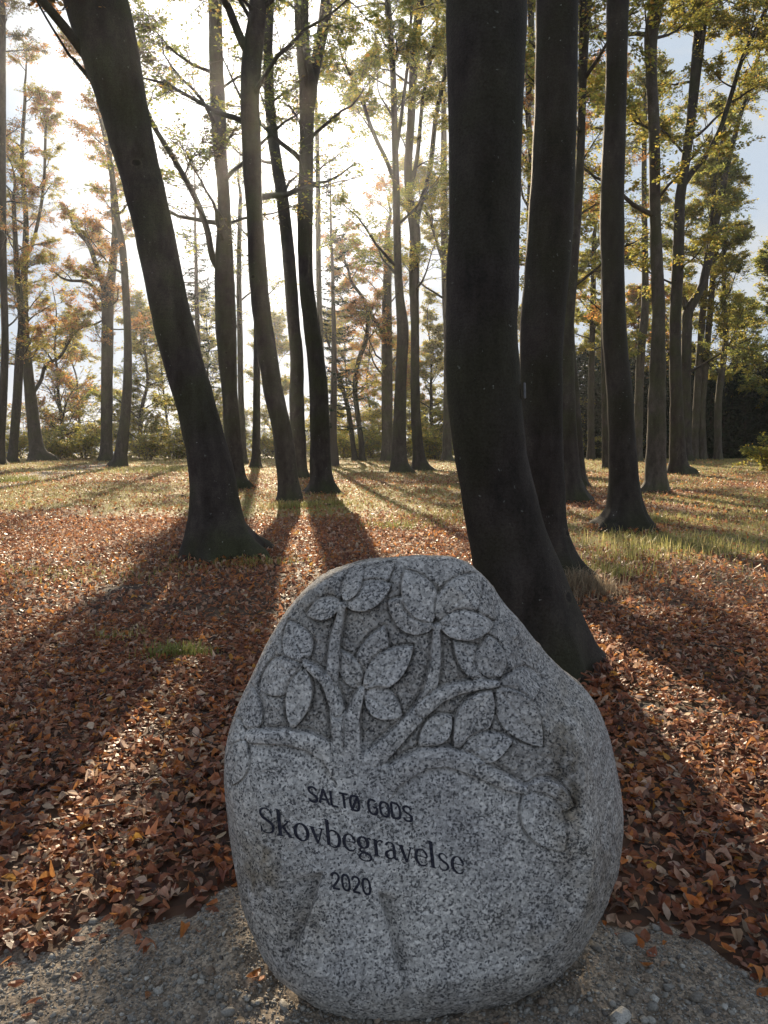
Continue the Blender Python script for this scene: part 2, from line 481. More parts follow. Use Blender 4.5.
def beech(label, nodes, forks=(), bark=None, name='beech_tree', group='beech trunks in the clearing', top=17.0, h0=8.0, nl=11,
          Lmax=4.2, pal='mixed', pal2=None, p2=0.0, dens=1.0, leaf=0.085, seed=0, flare=0.75, sink=0.12, lean=(0, 0),
          elev=(8, 50), sub=11, tw=6, lpt=15, fork_crown=True, nfl=5, depth=None, bend=0.03, catg='tree'):
    """nodes: (px, py, width px) from the foot upwards, read on the photo and set at the foot's own distance"""
    rng = np.random.default_rng(1000 + seed)
    nl = int(nl * 1.35)
    if nodes[0][1] < 505 and h0 > 5: h0 -= 1.2
    bark = bark or BARK
    b = gpoint(nodes[0][0], nodes[0][1])
    fa = ray(nodes[0][0], nodes[0][1])
    if nodes[0][1] < 480:
        depth = depth or min(56.0, float(-CAMZ / fa[2] * fa[1]))
    if depth:
        Y = depth
        z = float(gz(at_y(nodes[0][0], nodes[0][1], Y)[0], Y))
        b = at_y(nodes[0][0], nodes[0][1], Y); b[2] = z
    Y = b[1]
    nd = np.array(nodes, float)
    W = at_y(nd[:, 0], nd[:, 1], Y)
    dist = math.hypot(Y, 0) / math.cos(PITCH)
    r = nd[:, 2] / F * Y * 0.5
    W[0] = b
    # extend to the full height, tapering
    top = max(top, W[-1, 2] + 3.5)
    if W[-1, 2] < top and top > 0:
        d = nrm(W[-1] - W[-2]); d = nrm(d + np.array([0, 0, 0.9]))
        H = W[-1, 2]
        ns = 4
        ex = []; er = []
        for k in range(1, ns + 1):
            f = k / ns
            ex.append(W[-1] + d * (top - H) * f + np.array([rng.uniform(-.25, .25), rng.uniform(-.4, .4), 0]) * f)
            er.append(r[-1] * (1 - 0.85 * f))
        W = np.vstack([W, ex]); r = np.concatenate([r, er])
    # depth wander so the trunk is not flat seen from the side
    hh = (W[:, 2] - W[0, 2])
    W[:, 1] += lean[1] * hh
    n = max(26, int(len(W) * 6))
    T = cat(np.column_stack([W, r]), n)
    # finer rings near the foot
    zz = T[:, 2]
    P = T[:, :3]; rr = np.maximum(T[:, 3], 0.01)
    s = np.concatenate([[0], np.cumsum(np.linalg.norm(np.diff(P, axis=0), axis=1))])
    ss = np.unique(np.concatenate([np.linspace(0, min(0.9, s[-1] * .2), 18), np.linspace(0, s[-1], n + 20)]))
    P = np.stack([np.interp(ss, s, P[:, k]) for k in range(3)], -1); rr = np.interp(ss, s, rr)
    P = np.vstack([P[0] - np.array([0, 0, sink]), P]); rr = np.concatenate([[rr[0]], rr])
    root = thing(name, b, label, catg, group)
    k = 64 if Y < 15 else (24 if Y < 40 else 14)
    V, Q = trunk_tube(P, rr, k, rng, flare, nfl)
    g = Geo(); g.add(V, Q)
    leaf = leaf * float(np.interp(Y, [12, 30, 55], [1.1, 1.3, 1.6]))
    wood = Geo(); lv = Geo()
    for fk in forks:
        fd = np.array(fk, float)
        FW = at_y(fd[:, 0], fd[:, 1], Y); fr = fd[:, 2] / F * Y * 0.5
        FW[:, 1] += lean[1] * (FW[:, 2] - b[2])
        if fork_crown == 'long' or (fd[-1, 1] < 40 and FW[-1, 2] < top - 2):
            d = nrm(nrm(FW[-1] - FW[-2]) + np.array([0, 0.1, 0.7]))
            FW = np.vstack([FW, FW[-1] + d * (top - FW[-1, 2]) * 0.5, FW[-1] + d * (top - FW[-1, 2])])
            fr = np.concatenate([fr, [fr[-1] * 0.6, fr[-1] * 0.2]])
        else:
            d = nrm(nrm(FW[-1] - FW[-2]) + np.array([0, 0.15, 0.35]))
            FW = np.vstack([FW, FW[-1] + d * .9, FW[-1] + d * 1.9 + np.array([.2, 0, .2])])
            fr = np.concatenate([fr, [fr[-1] * 0.6, fr[-1] * 0.15]])
        dy = rng.uniform(-0.25, 0.25)
        FW[:, 1] += dy * np.linspace(0, 1, len(FW)) * np.linalg.norm(FW[-1] - FW[0]) * 0.6
        C = cat(np.column_stack([FW, fr]), 8 * len(FW))
        V, Q = tubes(C[None, :, :3], np.maximum(C[None, :, 3], 0.006), 12 if Y < 40 else 8)
        limb = Geo(); limb.add(V, Q)
        if fork_crown:
            q = C[:, :3]
            hz = np.maximum.accumulate(q[:, 2] + np.arange(len(q)) * 1e-4)
            qq = q.copy(); qq[:, 2] = hz
            w2 = Geo(); l2 = Geo()
            branchwork(w2, l2, qq, C[:, 3], rng, 0.25 * (hz[-1] - hz[0]), max(5, nl // 2), Lmax * 0.6, elev, pal, dens, leaf, sub, tw, lpt, bend, pal2, p2, limbs=limb)
        lo = limb.build('limb', bark, root, off=b)
        if fork_crown:
            crown(w2, l2, LEAF, lo, b)
    if nl:
        branchwork(wood, lv, P[1:], rr[1:], rng, h0, nl, Lmax, elev, pal, dens, leaf, sub, tw, lpt, bend, pal2, p2, limbs=g)
    g.build('trunk', bark, root, off=b)
    crown(wood, lv, LEAF, root, b)
    TREES.append((root, b, rr[8]))
    return root


exec_trees = True
# ---- near and middle beeches ------------------------------------------------
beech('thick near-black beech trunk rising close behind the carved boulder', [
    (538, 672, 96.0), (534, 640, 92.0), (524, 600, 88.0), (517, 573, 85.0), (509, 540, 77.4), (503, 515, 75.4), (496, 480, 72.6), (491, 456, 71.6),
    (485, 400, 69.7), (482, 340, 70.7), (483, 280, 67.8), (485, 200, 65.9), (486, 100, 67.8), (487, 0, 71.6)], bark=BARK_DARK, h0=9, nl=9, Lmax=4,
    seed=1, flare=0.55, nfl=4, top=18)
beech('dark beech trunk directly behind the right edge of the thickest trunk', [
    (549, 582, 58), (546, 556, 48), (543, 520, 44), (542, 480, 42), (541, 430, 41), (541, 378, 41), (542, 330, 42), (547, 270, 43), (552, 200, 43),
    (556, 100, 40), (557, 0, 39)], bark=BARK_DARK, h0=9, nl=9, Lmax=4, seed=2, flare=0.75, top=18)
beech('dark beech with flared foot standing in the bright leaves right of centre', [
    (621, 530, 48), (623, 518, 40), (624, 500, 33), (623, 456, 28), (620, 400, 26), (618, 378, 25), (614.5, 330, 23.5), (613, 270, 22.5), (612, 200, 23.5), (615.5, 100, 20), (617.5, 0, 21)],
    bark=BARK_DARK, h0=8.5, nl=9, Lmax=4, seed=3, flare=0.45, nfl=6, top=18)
beech('massive beech leaning far to the left in the left foreground', [
    (222, 558, 70), (217, 530, 58), (214, 500, 50), (207, 450, 42), (194, 400, 39), (180, 350, 38.5), (166, 290, 37.5), (158, 250, 37), (147, 200, 38), (134, 150, 40), (122, 100, 45), (109, 50, 54), (96, 0, 60), (84, -45, 62)],
    forks=[[(90, 62, 9), (80, 47, 9), (63, 27, 8), (40, 0, 7), (24, -22, 6)], [(98, 88, 5), (86, 74, 4), (76, 62, 3), (68, 52, 2.4)]], h0=8.2, nl=10, Lmax=1.8, seed=4, dens=0.9, flare=0.5, nfl=5, top=17, pal='dark', pal2='orange', p2=.3, fork_crown=True)
beech('smooth pale footed beech with a bend near its top right of the flared one', [
    (653, 493, 24), (655, 478, 20), (656, 450, 18.5), (657, 400, 16.5), (658.5, 330, 13), (658.5, 300, 12.5), (656, 240, 11), (655, 200, 10.5), (654, 130, 11), (651, 70, 11), (651, 35, 13), (657, 0, 14)],
    bark=BARK_PALE, h0=8, nl=13, Lmax=4.2, seed=5, dens=1.6, flare=0.35, top=19, pal='mixed', pal2='yellow', p2=.4)
beech('straight beech between the foremost pair of dark trunks and the flared one', [
    (571, 503, 30), (569, 480, 24), (567, 440, 20), (566, 400, 18), (567.5, 330, 13), (572, 270, 12), (578, 200, 9), (581, 140, 8), (582, 100, 8), (584, 30, 10), (586, 0, 10)],
    h0=8.5, nl=11, Lmax=4, seed=6, dens=1.6, flare=0.5, top=19)
beech('slim beech showing just right of the dark trunk pair, foot behind theirs', [
    (580, 487, 14), (578, 460, 12), (574, 400, 11), (570, 340, 9), (569, 300, 8), (570, 240, 6), (569, 150, 5)],
    h0=6, nl=10, Lmax=3, seed=7, dens=1.3, flare=0.45, top=13)
beech('beech forking low into a bare right-hand arm on the far right', [
    (680, 474, 20), (678, 460, 16), (676.5, 400, 12), (675, 330, 11), (677, 280, 11.5), (679, 230, 10.5), (680, 200, 10), (685, 165, 9), (690, 130, 9), (695, 80, 10), (699, 40, 11), (703, 0, 12)],
    forks=[[(682, 188, 6), (692, 172, 5.5), (704, 158, 5), (718, 132, 5), (728, 100, 4.5), (740, 60, 4), (755, 28, 4), (768, 0, 3.5)]],
    h0=9, nl=13, Lmax=4.5, seed=8, dens=1.6, flare=0.45, top=21, pal='mixed', pal2='yellow', p2=.5)
beech('beech dividing into a V at mid height behind the low forking one', [
    (686, 462, 13), (686, 440, 10.5), (686, 380, 9.5), (687, 330, 9.5), (688, 312, 10), (697, 296, 8), (705, 277, 7), (712, 245, 6.5), (722, 193, 6), (730, 155, 5), (742, 110, 4), (752, 85, 3.5)],
    forks=[[(688, 314, 7), (685, 300, 6), (683, 287, 6), (682, 250, 5), (681, 225, 4)], [(700, 290, 5), (711, 240, 4), (720, 170, 3.5), (731, 120, 3)]],
    h0=6.5, nl=12, Lmax=4.5, seed=9, dens=1.6, flare=0.4, top=18, pal='mixed', pal2='green', p2=.5)
beech('beech whose foot comes forward below the sun, trunk swelling and curving left', [
    (289, 503, 23), (289, 490, 22.5), (287, 470, 21.5), (282, 430, 20), (273, 390, 19.5), (267, 350, 19), (261, 310, 18.5), (257, 260, 17.5), (255, 220, 16), (252.5, 180, 17.5), (251.5, 140, 18), (250, 100, 18), (252, 60, 19), (257, 20, 16), (258, 0, 15)],
    forks=[[(247, 52, 8), (241, 40, 8), (233, 20, 7), (225, 0, 6)]], h0=8, nl=11, Lmax=4.2, seed=10, dens=0.45, flare=0.25, top=18, pal='green', pal2='mixed', p2=.5)
beech('beech right of the sun forking into two stems near the top edge', [
    (322, 494, 33), (322, 484, 25), (320.5, 465, 21.5), (320, 430, 20), (318, 378, 18.5), (312, 330, 16), (306, 280, 14.5), (305, 240, 15.5), (305, 200, 15.5), (306.5, 150, 13.5), (307, 110, 14.5), (308.5, 85, 18), (304, 60, 14), (302, 30, 13), (301.5, 0, 13)],
    forks=[[(311, 88, 12), (315, 66, 11), (320, 40, 10.5), (326, 0, 12)]], h0=9, nl=11, Lmax=4.2, seed=11, dens=0.6, flare=0.5, top=20, pal='green', pal2='mixed', p2=.5)
beech('slanting beech crossing in front of the sun between the two thicker stems', [
    (300, 478, 19), (299, 465, 16), (298, 430, 15), (296.5, 400, 15), (297, 360, 13.5), (293.5, 320, 12.5), (289, 260, 12), (282.5, 200, 11.5), (276, 160, 10.5), (272, 130, 10), (269, 90, 9), (268, 40, 9), (270, 0, 8)],
    h0=9, nl=9, Lmax=4.2, seed=12, dens=0.35, flare=0.35, top=22, pal='green', pal2='mixed', p2=.4)
beech('beech with a low side arm growing up to the left beside the leaning giant', [
    (238, 488, 22), (236, 475, 18.5), (233, 440, 17), (230, 400, 16), (227, 350, 19), (226, 320, 21), (224.5, 270, 19), (224, 200, 12), (220, 150, 13), (217.5, 100, 14), (216, 60, 13), (215, 0, 12)],
    forks=[[(221, 272, 8), (213, 257, 6.5), (208, 230, 6), (197, 200, 5.5), (177, 163, 5), (157, 130, 4.5), (146, 100, 4)]],
    h0=8, nl=12, Lmax=4.5, seed=13, dens=0.6, flare=0.4, top=19, pal='green', pal2='dark', p2=.4)
beech('grey beech left of centre gap, slender twin leader branching upward from mid trunk', [
    (400, 473, 21), (399, 462, 17), (399, 440, 14.5), (401, 378, 11.5), (403, 330, 12), (400, 300, 9), (398, 270, 8), (397, 233, 7.5), (396, 190, 7), (395, 150, 6), (392.5, 60, 5.5), (388, 0, 5)],
    forks=[[(393, 178, 4), (386, 160, 4), (373, 133, 3.6), (360, 97, 3), (348, 73, 2.5)], [(395, 160, 4), (402, 110, 3.5), (408, 60, 3), (411, 20, 2.5)]],
    h0=8, nl=13, Lmax=4.2, seed=14, dens=1.25, flare=0.5, top=21, pal='green', pal2='yellow', p2=.3)
beech('grey beech spreading into a vase of upright limbs just left of the thickest trunk', [
    (421, 470, 17), (419, 455, 12), (416, 420, 10), (415, 378, 9), (415, 330, 8.5), (414, 280, 10), (415, 233, 11), (410, 200, 8.5), (408, 170, 8), (411, 120, 7.5), (414, 60, 8), (420, 0, 8)],
    forks=[[(415, 230, 7), (420, 205, 5.5), (430, 170, 5), (437, 110, 4.5), (447, 65, 4)], [(411, 190, 4), (418, 150, 4), (424, 90, 3.5), (436, 30, 3)]],
    h0=8.5, nl=13, Lmax=4.2, seed=15, dens=1.25, flare=0.5, top=21, pal='green', pal2='yellow', p2=.4)
beech('pale distant beech stem half tucked behind the left edge of the thickest trunk', [
    (447, 461, 13), (447, 450, 10), (447.5, 400, 8.5), (448, 340, 8.5), (446, 290, 8), (444, 200, 6.5), (444, 100, 5)],
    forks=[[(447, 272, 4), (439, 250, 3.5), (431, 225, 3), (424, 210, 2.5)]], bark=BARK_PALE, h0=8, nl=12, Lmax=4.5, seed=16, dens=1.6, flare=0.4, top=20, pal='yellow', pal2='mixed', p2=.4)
beech('slender stem seen through the slot between the two darkest trunks', [
    (531, 470, 10), (530, 440, 8), (531, 300, 7), (530, 210, 6.5), (531.5, 160, 6), (528, 110, 6), (531, 50, 6.5), (531, 0, 6)],
    h0=9, nl=12, Lmax=4, seed=17, dens=1.6, flare=0.4, top=20, pal='mixed', pal2='orange', p2=.4)

# ---- distant row ------------------------------------------------------------
G2 = 'distant beeches along the edge of the clearing'
beech('distant beech with a curved foot, rightmost of the slim left-hand pair', [
    (119, 466, 18), (121, 455, 13), (125, 420, 10.5), (127.5, 383, 9), (127.5, 330, 7.5), (123, 253, 7), (117, 217, 6), (110, 160, 5), (100, 115, 4)],
    group=G2, h0=6, nl=13, Lmax=4, seed=20, flare=0.3, top=17, pal='orange', pal2='mixed', p2=.4, dens=1)
beech('distant straight beech splitting into two bent limbs, left of the curved-foot one', [
    (106, 458, 15), (106.5, 440, 11.5), (107, 380, 11), (107.5, 320, 11), (108, 296, 11), (112, 270, 8), (115, 235, 6), (113, 200, 5)],
    forks=[[(107, 300, 7), (103, 283, 6), (96, 262, 5), (90, 245, 4.5), (80, 233, 4)], [(106, 305, 5), (96, 290, 4), (84, 281, 3), (66, 279, 2.5)]],
    group=G2, h0=5, nl=13, Lmax=4.2, seed=21, flare=0.35, top=16, pal='orange', pal2='yellow', p2=.35, dens=1)
beech('distant leaning beech with a wide foot near the left picture edge', [
    (40, 459, 22), (36, 445, 14), (31, 400, 11), (28, 370, 9.5), (24, 330, 9), (24, 280, 7), (26, 220, 5), (22, 160, 4), (25, 100, 3)],
    forks=[[(32, 395, 4), (40, 380, 3.5), (44, 365, 3.5), (58, 355, 3), (72, 330, 2.5), (92, 322, 2)], [(24, 260, 4), (33, 240, 3.5), (42, 190, 3), (44, 130, 2.5)]],
    group=G2, h0=5, nl=15, Lmax=4.5, seed=22, flare=0.4, top=18, pal='yellow', pal2='orange', p2=.4, dens=1)
beech('distant upright beech second from the left picture edge', [
    (12, 462, 12), (13, 450, 9), (17, 400, 8.5), (20, 350, 8), (22, 320, 7), (17, 270, 5.5), (14, 210, 4)],
    group=G2, h0=5, nl=14, Lmax=4, seed=23, flare=0.3, top=17, pal='yellow', pal2='orange', p2=.4, dens=1)
beech('dark trunk cut by the left picture edge', [
    (0, 464, 12), (1, 440, 8), (3, 400, 8), (5, 340, 7), (3, 260, 7), (2, 160, 7), (1.5, 80, 7.5), (1, 0, 8)],
    group=G2, bark=BARK_DARK, h0=8, nl=10, Lmax=4, seed=24, flare=0.3, top=19, pal='dark', pal2='orange', p2=.4, dens=.8)
beech('thin distant stem close behind the beech with the low side arm', [
    (244, 464, 10), (243, 450, 7.5), (241, 400, 6), (240, 340, 5.5), (239, 280, 5), (240, 210, 4)],
    group=G2, h0=8, nl=6, Lmax=3.6, seed=25, dens=0.3, flare=0.35, top=16, pal='green', pal2='yellow', p2=.5)
beech('short looking distant stem in the gap left of the sunlit curving beech', [
    (256, 467, 12), (256, 455, 9), (256.5, 420, 7.5), (257, 360, 7), (257, 280, 6), (258, 180, 5)],
    group=G2, h0=9, nl=5, Lmax=3.8, seed=26, dens=0.3, flare=0.4, top=17, pal='green', pal2='yellow', p2=.5)
beech('hazy pale trunk farthest back in the central gap', [
    (387, 456, 13), (387, 440, 11), (387, 390, 11), (387, 350, 10.5), (387, 300, 9), (388, 250, 7)],
    forks=[[(386, 340, 5), (376, 322, 4), (366, 310, 3), (356, 308, 2.5)]],
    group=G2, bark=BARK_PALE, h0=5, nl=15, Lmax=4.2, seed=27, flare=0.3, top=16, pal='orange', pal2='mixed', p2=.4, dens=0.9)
beech('crooked hazy tree twisting up in the central gap', [
    (362, 457, 7), (361, 440, 5.5), (357, 410, 5), (355, 385, 5), (359, 360, 4.8), (366, 340, 4.6), (368, 320, 4.4), (364, 300, 3.6), (352, 283, 3)],
    group=G2, h0=3, nl=12, Lmax=3.6, seed=28, flare=0.3, top=13, pal='orange', pal2='mixed', p2=.5, dens=0.8)
beech('small tree leaning left beside the crooked hazy one', [
    (355, 457, 6), (353, 445, 5), (350, 420, 4.5), (346, 400, 4.2), (340, 380, 4), (334, 365, 3)],
    group=G2, h0=1.8, nl=11, Lmax=3.2, seed=29, flare=0.3, top=9, pal='yellow', pal2='mixed', p2=.3, dens=.9)
beech('slim leaning beech third from the right among the far trunks', [
    (694, 458, 10), (695, 445, 7.5), (697, 400, 7), (700, 350, 6.5), (704, 300, 6), (709, 240, 5), (716, 190, 4)],
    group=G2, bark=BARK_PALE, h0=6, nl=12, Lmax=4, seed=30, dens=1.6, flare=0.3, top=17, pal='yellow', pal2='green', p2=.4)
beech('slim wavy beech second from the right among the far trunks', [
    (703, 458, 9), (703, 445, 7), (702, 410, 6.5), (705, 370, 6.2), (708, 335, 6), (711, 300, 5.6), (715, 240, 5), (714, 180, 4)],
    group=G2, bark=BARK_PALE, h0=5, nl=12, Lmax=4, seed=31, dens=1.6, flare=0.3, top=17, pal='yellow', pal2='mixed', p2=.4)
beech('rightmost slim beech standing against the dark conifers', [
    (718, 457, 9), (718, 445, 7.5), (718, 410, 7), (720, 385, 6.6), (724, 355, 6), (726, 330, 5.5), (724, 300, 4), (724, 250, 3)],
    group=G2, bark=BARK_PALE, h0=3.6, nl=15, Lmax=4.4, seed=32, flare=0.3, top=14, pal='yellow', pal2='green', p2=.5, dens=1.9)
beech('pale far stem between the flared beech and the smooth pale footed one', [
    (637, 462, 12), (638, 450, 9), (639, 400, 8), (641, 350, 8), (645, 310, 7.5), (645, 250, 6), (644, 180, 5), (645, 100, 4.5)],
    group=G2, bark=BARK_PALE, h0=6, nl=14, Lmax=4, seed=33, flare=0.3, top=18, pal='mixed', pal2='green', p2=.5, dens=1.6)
beech('leafy yellow green tree left of the flared beech, branches hanging low', [
    (591, 460, 9), (591, 440, 7), (591, 400, 6.5), (592, 350, 6), (593, 300, 5.5), (594, 240, 4)],
    group=G2, h0=2.6, nl=18, Lmax=4.2, seed=34, flare=0.3, top=14, pal='yellow', pal2='green', p2=.5, dens=2.2, bend=-0.03)
beech('narrow dark stem peeping out along the left edge of the flared beech', [
    (607, 468, 10), (606, 455, 8), (605, 400, 6.5), (604, 330, 6), (604, 250, 5), (605, 150, 4)],
    group=G2, h0=7, nl=11, Lmax=3.6, seed=35, dens=1.6, flare=0.3, top=18, pal='mixed', pal2='orange', p2=.4)
beech('thin stem hugging the right side of the forked beech by the sun', [
    (327, 466, 7), (326, 440, 6), (323, 380, 5), (320, 320, 5.2), (318.5, 260, 5), (318, 190, 4.5), (317, 130, 4)],
    group=G2, h0=13, nl=4, Lmax=3.4, seed=36, dens=0.25, flare=0.3, top=18, pal='green', pal2='mixed', p2=.4)

# background fill of individual far trees behind the row: (px, distance, height, first limb, label, palettes, density)
FAR = [
    (65, 70, 15, 2.0, 'bare spreading tree in the bright gap left of the bent-limb beech', 'orange', 'yellow', .5),
    (85, 82, 14, 1.5, 'small leafy tree low in the bright left-hand gap', 'yellow', 'mixed', .9),
    (146, 68, 13, 1.4, 'drooping yellow tree seen left of the leaning giant near its foot', 'yellow', 'green', 1.2),
    (172, 84, 15, 2, 'hazy tree right behind the leaning giant', 'yellow', 'mixed', 1.),
    (210, 78, 15, 2, 'hazy leafy tree between the leaning giant and the low-armed beech', 'green', 'yellow', 1.2),
    (272, 82, 14, 2, 'far leafy tree glimpsed under the sun', 'yellow', 'green', 1.2),
    (345, 86, 15, 2, 'far rounded bare-twigged tree left in the central gap', 'orange', 'mixed', .6),
    (372, 92, 16, 2.2, 'far twiggy tree behind the crooked hazy one', 'orange', 'yellow', .6),
    (432, 74, 14, 1.2, 'golden leafy tree filling the gap left of the thickest trunk', 'yellow', 'mixed', 1.6),
    (408, 85, 12, 1.0, 'low golden tree behind the twin grey beeches', 'yellow', 'orange', 1.5),
    (510, 84, 15, 2, 'far leafy tree hidden mostly by the thickest trunk', 'yellow', 'mixed', 1.2),
    (602, 80, 14, 1.5, 'far olive tree behind the leafy yellow green one', 'green', 'yellow', 1.6),
    (626, 74, 15, 5, 'golden tree behind the flared beech', 'yellow', 'orange', 1.3),
    (670, 76, 15, 6, 'golden tree above the dark conifers behind the bend-topped beech', 'yellow', 'orange', 1.3),
    (735, 72, 14, 4.5, 'wide yellow green tree above the dark conifers at right', 'yellow', 'green', 1.5),
    (768, 66, 16, 5, 'tall yellow green tree cut by the right picture edge', 'green', 'yellow', 1.4),
]
for i, (px, Y, H, h0, lab, p, p_2, dn) in enumerate(FAR):
    x = float(at_y(px, 455, Y)[0]); z = float(gz(x, Y))
    rng = np.random.default_rng(300 + i)
    root = thing('far_tree', (x, Y, z), lab, 'tree', 'far trees beyond the clearing')
    n = 9
    P = np.zeros((n, 3)); P[:, 2] = np.linspace(-0.2, H - z, n)
    P[:, :2] += np.cumsum(rng.normal(0, 0.16, (n, 2)), 0)
    P[0, :2] = 0
    r = np.linspace(rng.uniform(.16, .26), 0.03, n)
    C = cat(np.column_stack([P, r]), 40)
    V, Q = trunk_tube(C[:, :3], C[:, 3], 12, rng, 0.4)
    g = Geo(); g.add(V, Q)
    w = Geo(); lv = Geo()
    branchwork(w, lv, C[:, :3], C[:, 3], rng, h0, 26, 4.6, (12, 66), p, dn * 2.7, 0.21, 10, 6, 5, 0.0, p_2, 0.45, limbs=g)
    g.build('trunk', BARK, root); crown(w, lv, LEAF, root)


# ---- conifers ----------------------------------------------------------------
def spruce(label, x, Y, H, rad, seed, name='spruce_tree', group='dark spruces at the edge of the clearing', bare=0.15, dens=1.0, needle=0.22, z0=None):
    rng = np.random.default_rng(seed)
    z = float(gz(x, Y)) if z0 is None else z0
    root = thing(name, (x, Y, z), label, 'conifer', group)
    n = 12
    P = np.zeros((n, 3)); P[:, 2] = np.linspace(-0.2, H, n); P[1:, :2] += np.cumsum(rng.normal(0, .03, (n - 1, 2)), 0)
    r = np.linspace(0.012 * H + .03, 0.015, n)
    V, Q = trunk_tube(P, r, 12, rng, 0.4); tg_ = Geo(); tg_.add(V, Q); tg_.build('trunk', TWIG, root)
    w = Geo(); lv = Geo()
    nl = int(H * 9)
    hs = np.sort(rng.uniform(bare, 0.985, nl)) * H
    f = (hs / H - bare) / (1 - bare)
    az = rng.uniform(0, 2 * math.pi, nl)
    Ln = rad * (1 - f) ** 0.8 * rng.uniform(0.55, 1.15, nl) + 0.15
    O = np.stack([np.interp(hs, P[:, 2], P[:, k]) for k in range(3)], -1)
    D = np.stack([np.cos(az), np.sin(az), -0.25 + 0.6 * f], -1)
    B = grow(O, D, Ln, 6, 0.07, 0.07, rng)
    rr = (0.008 + 0.008 * Ln)[:, None] * np.linspace(1, .25, 6)[None]
    V, Q = tubes(B, rr, 4); w.add(V, Q)
    cnt = np.maximum(4, (Ln * 26 * dens)).astype(int)
    li = np.repeat(np.arange(nl), cnt)
    t = rng.uniform(0.12, 1, len(li)) * 4.99; i = t.astype(int); gg = (t - i)[:, None]
    pos = B[li, i] * (1 - gg) + B[li, i + 1] * gg
    d = nrm(B[li, i + 1] - B[li, i])
    side = np.cross(d, np.array([0, 0, 1.0])) * rng.choice([-1, 1], len(li))[:, None]
    ax = d * 0.7 + side * rng.uniform(.2, 1, len(li))[:, None] + np.array([0, 0, -0.3]) + .2 * rng.standard_normal((len(li), 3))
    leaf_quads(lv, pos, ax, needle, rng, 'fir', 0.5, 0.3)
    crown(w, lv, NEEDLE, root)
    return root


spruce('tall thin spruce with tiered boughs standing in the bright gap right of the sun', float(at_y(333, 455, 47)[0]), 47, 18.5, 1.9, 50, group=None, bare=.12, dens=.75, needle=0.26)
spruce('thin airy spruce behind the low-armed beech, left of the sun', float(at_y(201, 455, 52)[0]), 52, 21, 2.6, 51, group=None, bare=.25, dens=0.6, needle=0.26)

# the dark spruce wood on the right reads as one mass
rng = np.random.default_rng(77)
wood = Geo(); lv = Geo()
k = 0
V_, Q_ = [], []
for row, (Y0, H0) in enumerate(((65, 6.5), (68, 8.0), (72, 9.5), (77, 10.5))):
    for px in np.arange(556, 860, 15 if row else 17):
        x = float(at_y(px + rng.uniform(-5, 5), 455, Y0)[0]); Yr = Y0 + rng.uniform(-1.5, 1.5)
        H = H0 * rng.uniform(.82, 1.15); zb = float(gz(x, Yr))
        H = H - zb
        n = 8; P = np.zeros((n, 3)); P[:, 2] = np.linspace(-.2, H, n)
        P += np.array([x, Yr, zb])
        V, Q = tubes(P[None], np.linspace(.13, .02, n)[None], 7); wood.add(V, Q)
        nl = 80
        hs = rng.uniform(.04, .98, nl) * H; f = hs / H
        az = rng.uniform(0, 6.283, nl); Ln = 2.4 * (1 - f) ** .7 * rng.uniform(.6, 1.1, nl) + .2
        O = np.stack([np.full(nl, x), np.full(nl, Yr), hs + zb], -1)
        D = np.stack([np.cos(az), np.sin(az), -.3 + .5 * f], -1)
        B = grow(O, D, Ln, 4, .08, .04, rng)
        cnt = np.maximum(6, Ln * 24).astype(int); li = np.repeat(np.arange(nl), cnt)
        t = rng.uniform(.05, 1, len(li)) * 2.99; i = t.astype(int); gg = (t - i)[:, None]
        pos = B[li, i] * (1 - gg) + B[li, i + 1] * gg
        d = nrm(B[li, i + 1] - B[li, i])
        ax = d + .6 * rng.standard_normal((len(li), 3)) + np.array([0, 0, -.3])
        leaf_quads(lv, pos, ax, .42, rng, 'fir', .6, .42)
wv = np.concatenate(wood.v); wq = np.concatenate(wood.q)
lvv = np.concatenate(lv.v); lq = np.concatenate(lv.q)
sw = mesh_np('spruce_wood', np.vstack([lvv, wv]), np.vstack([lq, wq + len(lvv)]), NEEDLE, None, False,
             np.vstack([np.concatenate(lv.c), np.full((len(wv), 3), (.05, .04, .033))]))
tag(sw, 'dark dense wood of young spruces closing the clearing on the right', 'wood', kind='stuff')


# ---- bushes along the far edge -------------------------------------------------
def bush(label, px, Y, H, W, seed, pal='yellow', pal2='mixed', dens=1.0, name='bush', group='bushes along the far edge of the clearing', leaf=.11, elev=(10, 80)):
    rng = np.random.default_rng(seed)
    x = float(at_y(px, 455, Y)[0]); z = float(gz(x, Y))
    root = thing(name, (x, Y, z), label, 'bush', group)
    w = Geo(); lv = Geo()
    ns = 9
    az = rng.uniform(0, 6.283, ns); el = np.radians(rng.uniform(elev[0] + 25, elev[1], ns))
    D = np.stack([np.cos(az) * np.cos(el), np.sin(az) * np.cos(el), np.sin(el)], -1)
    P0 = np.stack([rng.normal(0, .12 * W, ns), rng.normal(0, .12 * W, ns), np.full(ns, -.1)], -1)
    S = grow(P0, D, np.full(ns, H) * rng.uniform(.7, 1.1, ns), 8, .1, .02, rng)
    V, Q = tubes(S, np.linspace(.035, .008, 8)[None].repeat(ns, 0), 5); w.add(V, Q)
    for s in range(ns):
        q = S[s].copy(); q[:, 2] = np.maximum.accumulate(q[:, 2] + np.arange(8) * 1e-4)
        branchwork(w, lv, q, np.linspace(.035, .008, 8), rng, .15, 5, W * .7, (0, 50), pal, dens * 1.3, leaf * 1.4, 4, 3, 6, 0, pal2, .4)
    crown(w, lv, LEAF, root, name='foliage')


